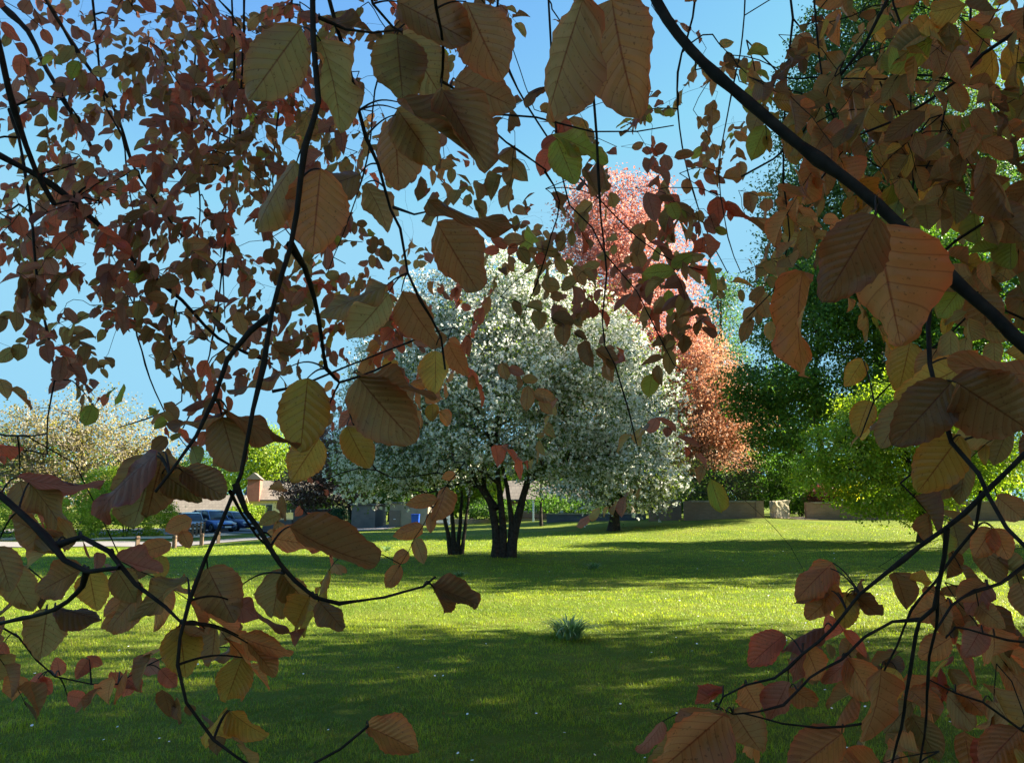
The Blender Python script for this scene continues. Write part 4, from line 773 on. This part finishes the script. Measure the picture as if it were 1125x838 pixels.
for k, (d0, d1, r0, r1, pts) in enumerate(BR):
    pp = np.array(pts, float); s = np.concatenate([[0], np.cumsum(np.linalg.norm(np.diff(pp, axis=0), axis=1))]); s /= s[-1]
    w3 = P(pp[:, 0], pp[:, 1], d0+(d1-d0)*s); q = smooth_path(np.hstack([w3, (r0+(r1-r0)*s)[:, None]]), .02 if d0 < 1.2 else .05)
    jit = r.normal(0, 1, (len(q), 3)); jit = (jit+np.roll(jit, 1, 0)+np.roll(jit, 2, 0))/3; q[:, :3] += jit*.0012*max(1, d0*.9)
    q[::7, 3] *= 1.35; q[:, 3] *= 1+.07*r.normal(0, 1, len(q)).clip(-1.5, 1.5)
    boughs.append(dict(paths=[(q[:, :3], q[:, 3])], leaves=[], big=[], d=d0)); nodesP.append(q); nodesB.append(np.full(len(q), k))
SK = np.concatenate(nodesP); SB = np.concatenate(nodesB)
NB0 = len(SK)
# limbs overhead that the boughs spring from
limb_paths = []
LT = [np.array(v, float) for v in [(-3.2, 1.8, 6.0), (.8, 2.6, 5.4), (4.2, 4.2, 5.2), (-1.4, .2, 5.2), (2.2, .2, 4.8), (7.5, 5.5, 6.5), (8.5, -8, 7), (13, 1, 8), (12, -6, 9), (6, -9, 8), (2.5, -5, 8), (9.5, 3.5, 10)]]
for tg in LT:
    s0 = TB+np.array([0, 0, r.uniform(2.0, 4.2)]); q = wob(s0, tg, 14, .10, r); q[1:-1, 2] += .9*np.sin(np.linspace(0, math.pi, 14))[1:-1]; limb_paths.append((q, np.linspace(.17, .022, 14)))
LP = np.concatenate([p for p, _ in limb_paths])
for k, bgh in enumerate(boughs):    # run each bough that starts outside the picture on to a limb
    p0, rr = bgh['paths'][0]; px, py, dd = proj(p0[0])
    if px[0] < 0 or px[0] > 1125 or py[0] < 0 or py[0] > 838:
        a0 = p0[0]; dl = LP-a0; cost = np.linalg.norm(dl, axis=1)+2*np.clip(a0[2]+.3-LP[:, 2], 0, None)
        dir0 = (p0[0]-p0[3]); dir0 /= np.linalg.norm(dir0); t_ = np.linspace(0, 1, 24)[1:, None]; q = None
        cands = [LP[c_] for c_ in np.argsort(cost)[::4]] if k else [TB+np.array([0, 0, 2.6])]
        for tg in cands:            # the first limb this bough can reach without crossing in front of the view
            ln = np.linalg.norm(tg-a0); c1 = a0+dir0*ln*.35; c2 = tg+np.array([0, 0, .15*ln])
            qq = (1-t_)**3*a0+3*(1-t_)**2*t_*c1+3*(1-t_)*t_**2*c2+t_**3*tg
            ex, ey, ed = proj(qq)
            if k == 0 or not ((ed > 0) & (ex > -15) & (ex < 1140) & (ey > -15) & (ey < 850)).any(): q = qq; break
        if q is None: q = a0+dir0*np.linspace(0, .3, 24)[1:, None]; bgh['paths'].append((np.vstack([a0, q]), np.full(24, rr[0])))
        else: bgh['paths'].append((np.vstack([a0, q]), np.linspace(rr[0], max(rr[0], .012) if k else .06, 24)))
# the large leaves
def nearest(pt, mask=None, up=0.0):
    dl = SK[:, :3]-pt; c = np.linalg.norm(dl, axis=1)+up*np.clip(pt[2]-SK[:, 2], 0, None)
    if mask is not None: c = np.where(mask, c, 1e9)
    i = int(np.argmin(c)); return i, c[i]
spx, spy, spd = proj(SK[:, :3])
for (bx_, by_, tx, ty, wv_, tone, *near_) in BL:
    lp = math.hypot(tx-bx_, ty-by_)
    want = F*.080/max(lp, wv_*1.5)                           # depth from a true leaf length
    c = np.hypot(spx-bx_, spy-by_)+60*np.abs(np.log(spd/want)); i = int(np.argmin(c)); dep = float(np.clip(want, spd[i]*.90, spd[i]*1.10))
    if near_: dep *= near_[0]
    ln = max(lp, wv_*1.35)*dep/F*.97; ln = float(np.clip(ln, .036, .115)); 
    e = lp*dep/F; fo = math.sqrt(max(0, ln*ln-e*e))          # foreshortened length goes into depth
    sgn = r.choice([-1, 1]); A = P(bx_, by_, dep); B = P(tx, ty, dep+sgn*min(fo, .05))
    ax = B-A; ln = np.linalg.norm(ax); ratio = np.clip((wv_*dep/F)/(ln*.64), .12, 1); roll = math.acos(ratio)*r.choice([-1, 1])
    tocam = C0-A; tocam /= np.linalg.norm(tocam); x_ = ax/ln; y_ = np.cross(tocam, x_); y_ /= np.linalg.norm(y_); z_ = np.cross(x_, y_)
    nn_ = z_*math.cos(roll)+y_*math.sin(roll)
    boughs[SB[i]]['big'].append((A, ax, nn_, ln, tone, lp*wv_, ratio))
    # stalk
    s0 = SK[i, :3]; dd = np.linalg.norm(s0-A)
    if dd > .004:
        t_ = np.linspace(0, 1, 9)[:, None]; q = s0+(A-s0)*t_; q[:, 2] += dd*.06*np.sin(t_[:, 0]*math.pi); q += x_*0
        boughs[SB[i]]['paths'].append((q, np.linspace(.0011 if dd > .03 else .0008, .0006, 9)*max(1, dep)))
# sprays filling the rest of the boughs: coverage by cells of the sky area each bough hangs in
DENS = ["456764323225889", "456763323437999", "556765434653898", "777653257747668", "665666227743358", "344555412311236", "334423220211225", "231141120100013", "343220000000013", "454420000000457", "343300000023678", "101110000001789"]
# depth of leaves by cell, in decimetres /5: a=.9 b=1.2 c=1.5 d=2.0 e=2.5 f=3.2 g=4.2
DEPT = ["ffffffgedeeccbb", "fffffggddeeccbb", "ffeeegfdddecccb", "eeeeffgeddddcbb", "eeefffgeddddcbb", "deeeefedddddcbb", "cdddeedddddddcb", "bccdddddddddcba", "bbccccccccccbbb", "bbbbbbbbbbbbbba", "bbbbbbbbbbbbbba", "bbbbbbbbbbbbaaa"]
DV = dict(a=1.15, b=1.35, c=1.6, d=2.1, e=2.7, f=3.0, g=3.8)
for k_ in TONE: TONE[k_] = tuple(min(.85, c_*2.0) for c_ in TONE[k_])
T_LOW, F_LOW, UV_LOW = leaf_template(6, 5, np.random.default_rng(1), .02, .3, .10)
def tone_for(px, py, d, r):
    if py > 600: ks, w = 'cbyrod', [.32, .22, .14, .08, .1, .14]
    elif px < 320 and d > 1.6: ks, w = 'mbrodg', [.42, .18, .12, .09, .16, .03]
    elif 340 < px < 560 and 300 < py < 570: ks, w = 'rcmbyo', [.42, .22, .14, .1, .06, .06]  # redder where leaves catch the sun: sunlight put into the tone
    elif px > 780: ks, w = 'obycgd', [.34, .25, .12, .10, .10, .09]
    else: ks, w = 'bomdgr', [.30, .24, .20, .12, .06, .08]
    return ks[r.choice(len(ks), p=w)]
cells = []
for iy, row in enumerate(DENS):
    for ix, ch in enumerate(row):
        dn = int(ch)
        if not dn: continue
        d0 = DV[DEPT[iy][ix]]
        # leaf cover: dn/10 of the cell; a leaf shows about .32 of its length squared
        lpx = F*.066/d0; nl = -math.log(1-min(.93, dn/10*1.02))*75*70/(lpx*lpx*.34); cells.append((ix, iy, d0, nl))
SEED = []
for ix, iy, d0, nl in cells:
    per = 7.0; nl *= 2.3 if (iy < 6 and ix < 5) else (1.65 if (ix > 10 and iy < 6) else 1.55 if iy < 5 else 1.2 if iy < 8 else 1.0); k = nl/per; k = int(k)+(r.uniform() < k-int(k))
    for _ in range(k):
        SEED.append(((ix+r.uniform())*75, (iy+r.uniform())*70, d0*r.uniform(.82, 1.28)))
# margins, so that the branches go on beyond the frame
for _ in range(230):
    s_ = r.integers(0, 3)
    if s_ == 0: SEED.append((r.uniform(-260, 1400), r.uniform(-150, -8), r.uniform(1.5, 4)))
    elif s_ == 1: SEED.append((r.uniform(-260, -8), r.uniform(-50, 620), r.uniform(1.4, 4)))
    else: SEED.append((r.uniform(1130, 1380), r.uniform(-50, 800), r.uniform(1.1, 2.2)))
order = np.argsort([s[2]*0+np.hypot(s[0]-600, s[1]+200) for s in SEED])
for oi in order:
    px, py, d0 = SEED[oi]; O = P(px, py, d0)
    i, _ = nearest(O, None, .8); bi = SB[i]; s0 = SK[i, :3]; par = SK[i, 3]
    gap = np.linalg.norm(O-s0)
    if gap > .9*max(1, d0*.5): O = s0+(O-s0)*(.9*max(1, d0*.5)/gap); gap = np.linalg.norm(O-s0)
    nl = r.integers(4, 10); stepl = .030*r.uniform(.8, 1.25)
    d_ = (O-s0)/(gap+1e-6)*.5+np.array([r.normal(0, .95), r.normal(0, .7), -.35]); d_ /= np.linalg.norm(d_)
    pts = [O-d_*stepl*nl*.5]
    side = np.cross(d_, rdir(1, r)[0]); side /= np.linalg.norm(side); pn = np.cross(d_, side)     # spray plane normal
    col_t = tone_for(px, py, d0, r)
    for q_ in range(nl):
        d_ = d_+np.array([0, 0, -.07])+side*(.22 if q_ % 2 else -.22)*.7+r.normal(0, .06, 3); d_ /= np.linalg.norm(d_); pts.append(pts[-1]+d_*stepl)
    pts = np.array(pts); rt = min(par*.7, .0009*max(1, d0*.8)+.0005)
    boughs[bi]['paths'].append((pts, np.linspace(rt, rt*.45, len(pts))))
    bd = pts[-1]-pts[-2]; bd = bd/np.linalg.norm(bd)*.014; boughs[bi]['paths'].append((np.array([pts[-1], pts[-1]+bd*.4, pts[-1]+bd]), np.array([.5, 1.5, .15])*max(rt*.7, .0006)))
    g = np.linalg.norm(pts[0]-s0)
    if g > .01:
        m_ = max(4, int(g/.05)); q = wob(s0, pts[0], m_, .09, r); q[:, 2] += g*.10*np.sin(np.linspace(0, math.pi, m_)); boughs[bi]['paths'].append((q, np.linspace(min(par*.8, rt*1.8), rt, m_)))
        new = np.hstack([q[1:], np.full((m_-1, 1), rt*1.2)]); SK = np.vstack([SK, new]); SB = np.append(SB, np.full(m_-1, bi))
    SK = np.vstack([SK, np.hstack([pts, np.full((len(pts), 1), rt)])]); SB = np.append(SB, np.full(len(pts), bi))
    for q_ in range(1, len(pts)):
        s_ = side*(1 if q_ % 2 else -1); tdir = pts[q_]-pts[q_-1]; tdir /= np.linalg.norm(tdir)
        ld = tdir*.65+s_*.75+np.array([0, 0, -.35])+r.normal(0, .18, 3)
        if q_ == len(pts)-1: ld = tdir+r.normal(0, .15, 3)
        nrm = pn*(1 if pn[2] > 0 else -1)+r.normal(0, .38, 3)+np.array([0, .15, .25])
        boughs[bi]['leaves'].append((pts[q_], ld, nrm, .063*r.uniform(.50, 1.28), col_t if r.uniform() < .65 else tone_for(px, py, d0, r), d0))
# build: every bough a part, its near leaves leaf by leaf, the rest as its foliage
allbig = sorted([(b_[5], k, i_) for k, bg_ in enumerate(boughs) for i_, b_ in enumerate(bg_['big'])], reverse=True); keepbig = {(k, i_) for _, k, i_ in allbig[:98]}
for k, bgh in enumerate(boughs):
    V, Fq = tubes(bgh['paths'], 7 if bgh['d'] < 1.3 else 5)
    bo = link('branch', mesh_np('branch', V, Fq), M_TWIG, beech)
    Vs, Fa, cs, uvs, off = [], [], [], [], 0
    for i_, (A, ax, nn_, ln, tone, _, ratio) in enumerate(bgh['big']):
        rr_ = np.random.default_rng(k*100+i_)
        T, TF, uv = leaf_template(26, 13, rr_, rr_.uniform(.03, .085), rr_.uniform(.10, .55) if ratio > .5 else rr_.uniform(.05, .25), rr_.uniform(-.04, .26), (.345 if ratio > .5 else .27)*rr_.uniform(.92, 1.08), .0012, rr_.uniform(-.5, .5))
        Mx = frames(ax[None], nn_[None]); c_ = np.array(TONE[tone])*rr_.uniform(.8, 1.2)
        V, Fs, c3, _ = stamp(T, TF, A[None], Mx, np.array([ln]), c_[None]); l3 = np.hstack([uv, np.full((len(uv), 1), rr_.uniform())])
        if (k, i_) in keepbig: link('leaf', mesh_np('leaf', V, Fs, c3, l3), M_BEECH, bo)
        else: Vs.append(V); Fa.append(Fs[0]+off); off += len(V); cs.append(c3); uvs.append(l3)
    lv_ = bgh['leaves']
    if lv_:
        pos = np.array([l[0] for l in lv_]); dr_ = np.array([l[1] for l in lv_]); nr_ = np.array([l[2] for l in lv_]); n_ = len(lv_); sz = np.array([l[3] for l in lv_])[:, None]*np.stack([r.uniform(.88, 1.12, n_), r.uniform(.72, 1.12, n_), r.uniform(.3, 2.2, n_)], 1)
        cc_ = np.array([TONE[l[4]] for l in lv_])*r.uniform(.75, 1.25, (n_, 1)); Mx = frames(dr_, nr_)
        tp = [leaf_template(8, 7, np.random.default_rng(s), .035, .25+.1*s, .05*s, .33, 0, .15*s-.4) for s in range(5)] if bgh['d'] < 2.0 else [leaf_template(8, 5, np.random.default_rng(s), .03, .3, .06*s, .33, 0, .15*s-.4) for s in range(5)]
        ch_ = r.integers(0, 5, n_)
        for s in range(5):
            mk = ch_ == s
            if not mk.any(): continue
            T, TF, uv = tp[s]; V, Fs, c3, l3 = stamp(T, TF, pos[mk], Mx[mk], sz[mk], cc_[mk], uv); l3 = np.hstack([l3, np.repeat(r.uniform(0, 1, mk.sum()), len(T))[:, None]])
            Vs.append(V); Fa.append(Fs[0]+off); off += len(V); cs.append(c3); uvs.append(l3)
    if Vs: link('foliage', mesh_np('foliage', np.concatenate(Vs), np.concatenate(Fa), np.concatenate(cs), np.concatenate(uvs)), M_BEECH, bo)
print('sprays', len(SEED), 'leaves', sum(len(b_['leaves']) for b_ in boughs))
# trunk, limbs and the unseen crown overhead, shaped for the shade it casts
q = np.array([[0, 0, -.2], [.02, 0, .6], [0, .05, 2], [.1, .1, 4], [.2, .2, 7], [.3, .5, 11]])+TB
V, Fq = tubes([(smooth_path(q, .3), np.interp(np.linspace(0, 1, len(smooth_path(q, .3))), [0, .06, .2, .5, 1], [.75, .5, .44, .34, .12]))], 18); link('trunk', mesh_np('trunk', V, Fq), solid('beech_bark', (.16, .15, .13), (.26, .25, .22), 4, .75, .3, .2), beech)
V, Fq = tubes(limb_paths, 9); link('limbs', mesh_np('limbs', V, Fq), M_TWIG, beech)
CB = [((9, 3.0, 8.5), (8.5, 11.4, 4.6)), ((2.5, 0.5, 7.5), (6.5, 6.5, 2.8)), ((15, 6.0, 8.5), (7, 9, 5)), ((8, -6.5, 9), (5, 4.5, 3)), ((13, 7.0, 5.4), (7, 7.5, 2.8)), ((20, 6, 8), (6, 7.5, 4.5))]
r = np.random.default_rng(99)
cc, pts, nr = crown_points([(np.array(a_), np.array(b_)) for a_, b_ in CB], 4600, 26, .38, r, .2)
_, p2, n2 = crown_points([(np.array([6.6, 1.9, 5.4]), np.array([2.4, 2.4, 1.9])), (np.array([9.5, 3.5, 7.0]), np.array([3, 3, 2.4]))], 420, 26, .3, r, .1); pts = np.vstack([pts, p2]); nr = np.vstack([nr, n2])  # extra unseen leaf clusters, added to keep the sun off near leaves
px, py, dd = proj(pts); ok_ = ~((dd > .0) & (px > -40) & (px < 1165) & (py > -60) & (py < 900)); ok_ &= (pts[:, 1] < 10.3+.346*pts[:, 2]+.7*np.sin(pts[:, 0]*1.3+pts[:, 2])+r.normal(0, .35, len(pts))) & (pts[:, 2] > 2.9); pts = pts[ok_]; nr = nr[ok_]; nn = len(pts)  # leaves in view dropped; far edge cut to set where its shadow ends
c_ = np.array([TONE[k] for k in 'bomrod'])[r.integers(0, 6, nn)]*r.uniform(.7, 1.2, (nn, 1))
V, Fs, c3, _ = stamp(T_FOLD, F_FOLD, pts, frames(rdir(nn, r)+np.array([0, 0, -.3]), nr*.4+rdir(nn, r)*.6+np.array([0, 0, .6])), .20*r.uniform(.6, 1.3, nn), c_)
link('crown', mesh_np('crown', V, Fs, c3, None, smooth=False), leaf_mat('beech_crown_leaf', .5, (1.3, 1.0, .6), 1, .5, .3), beech)
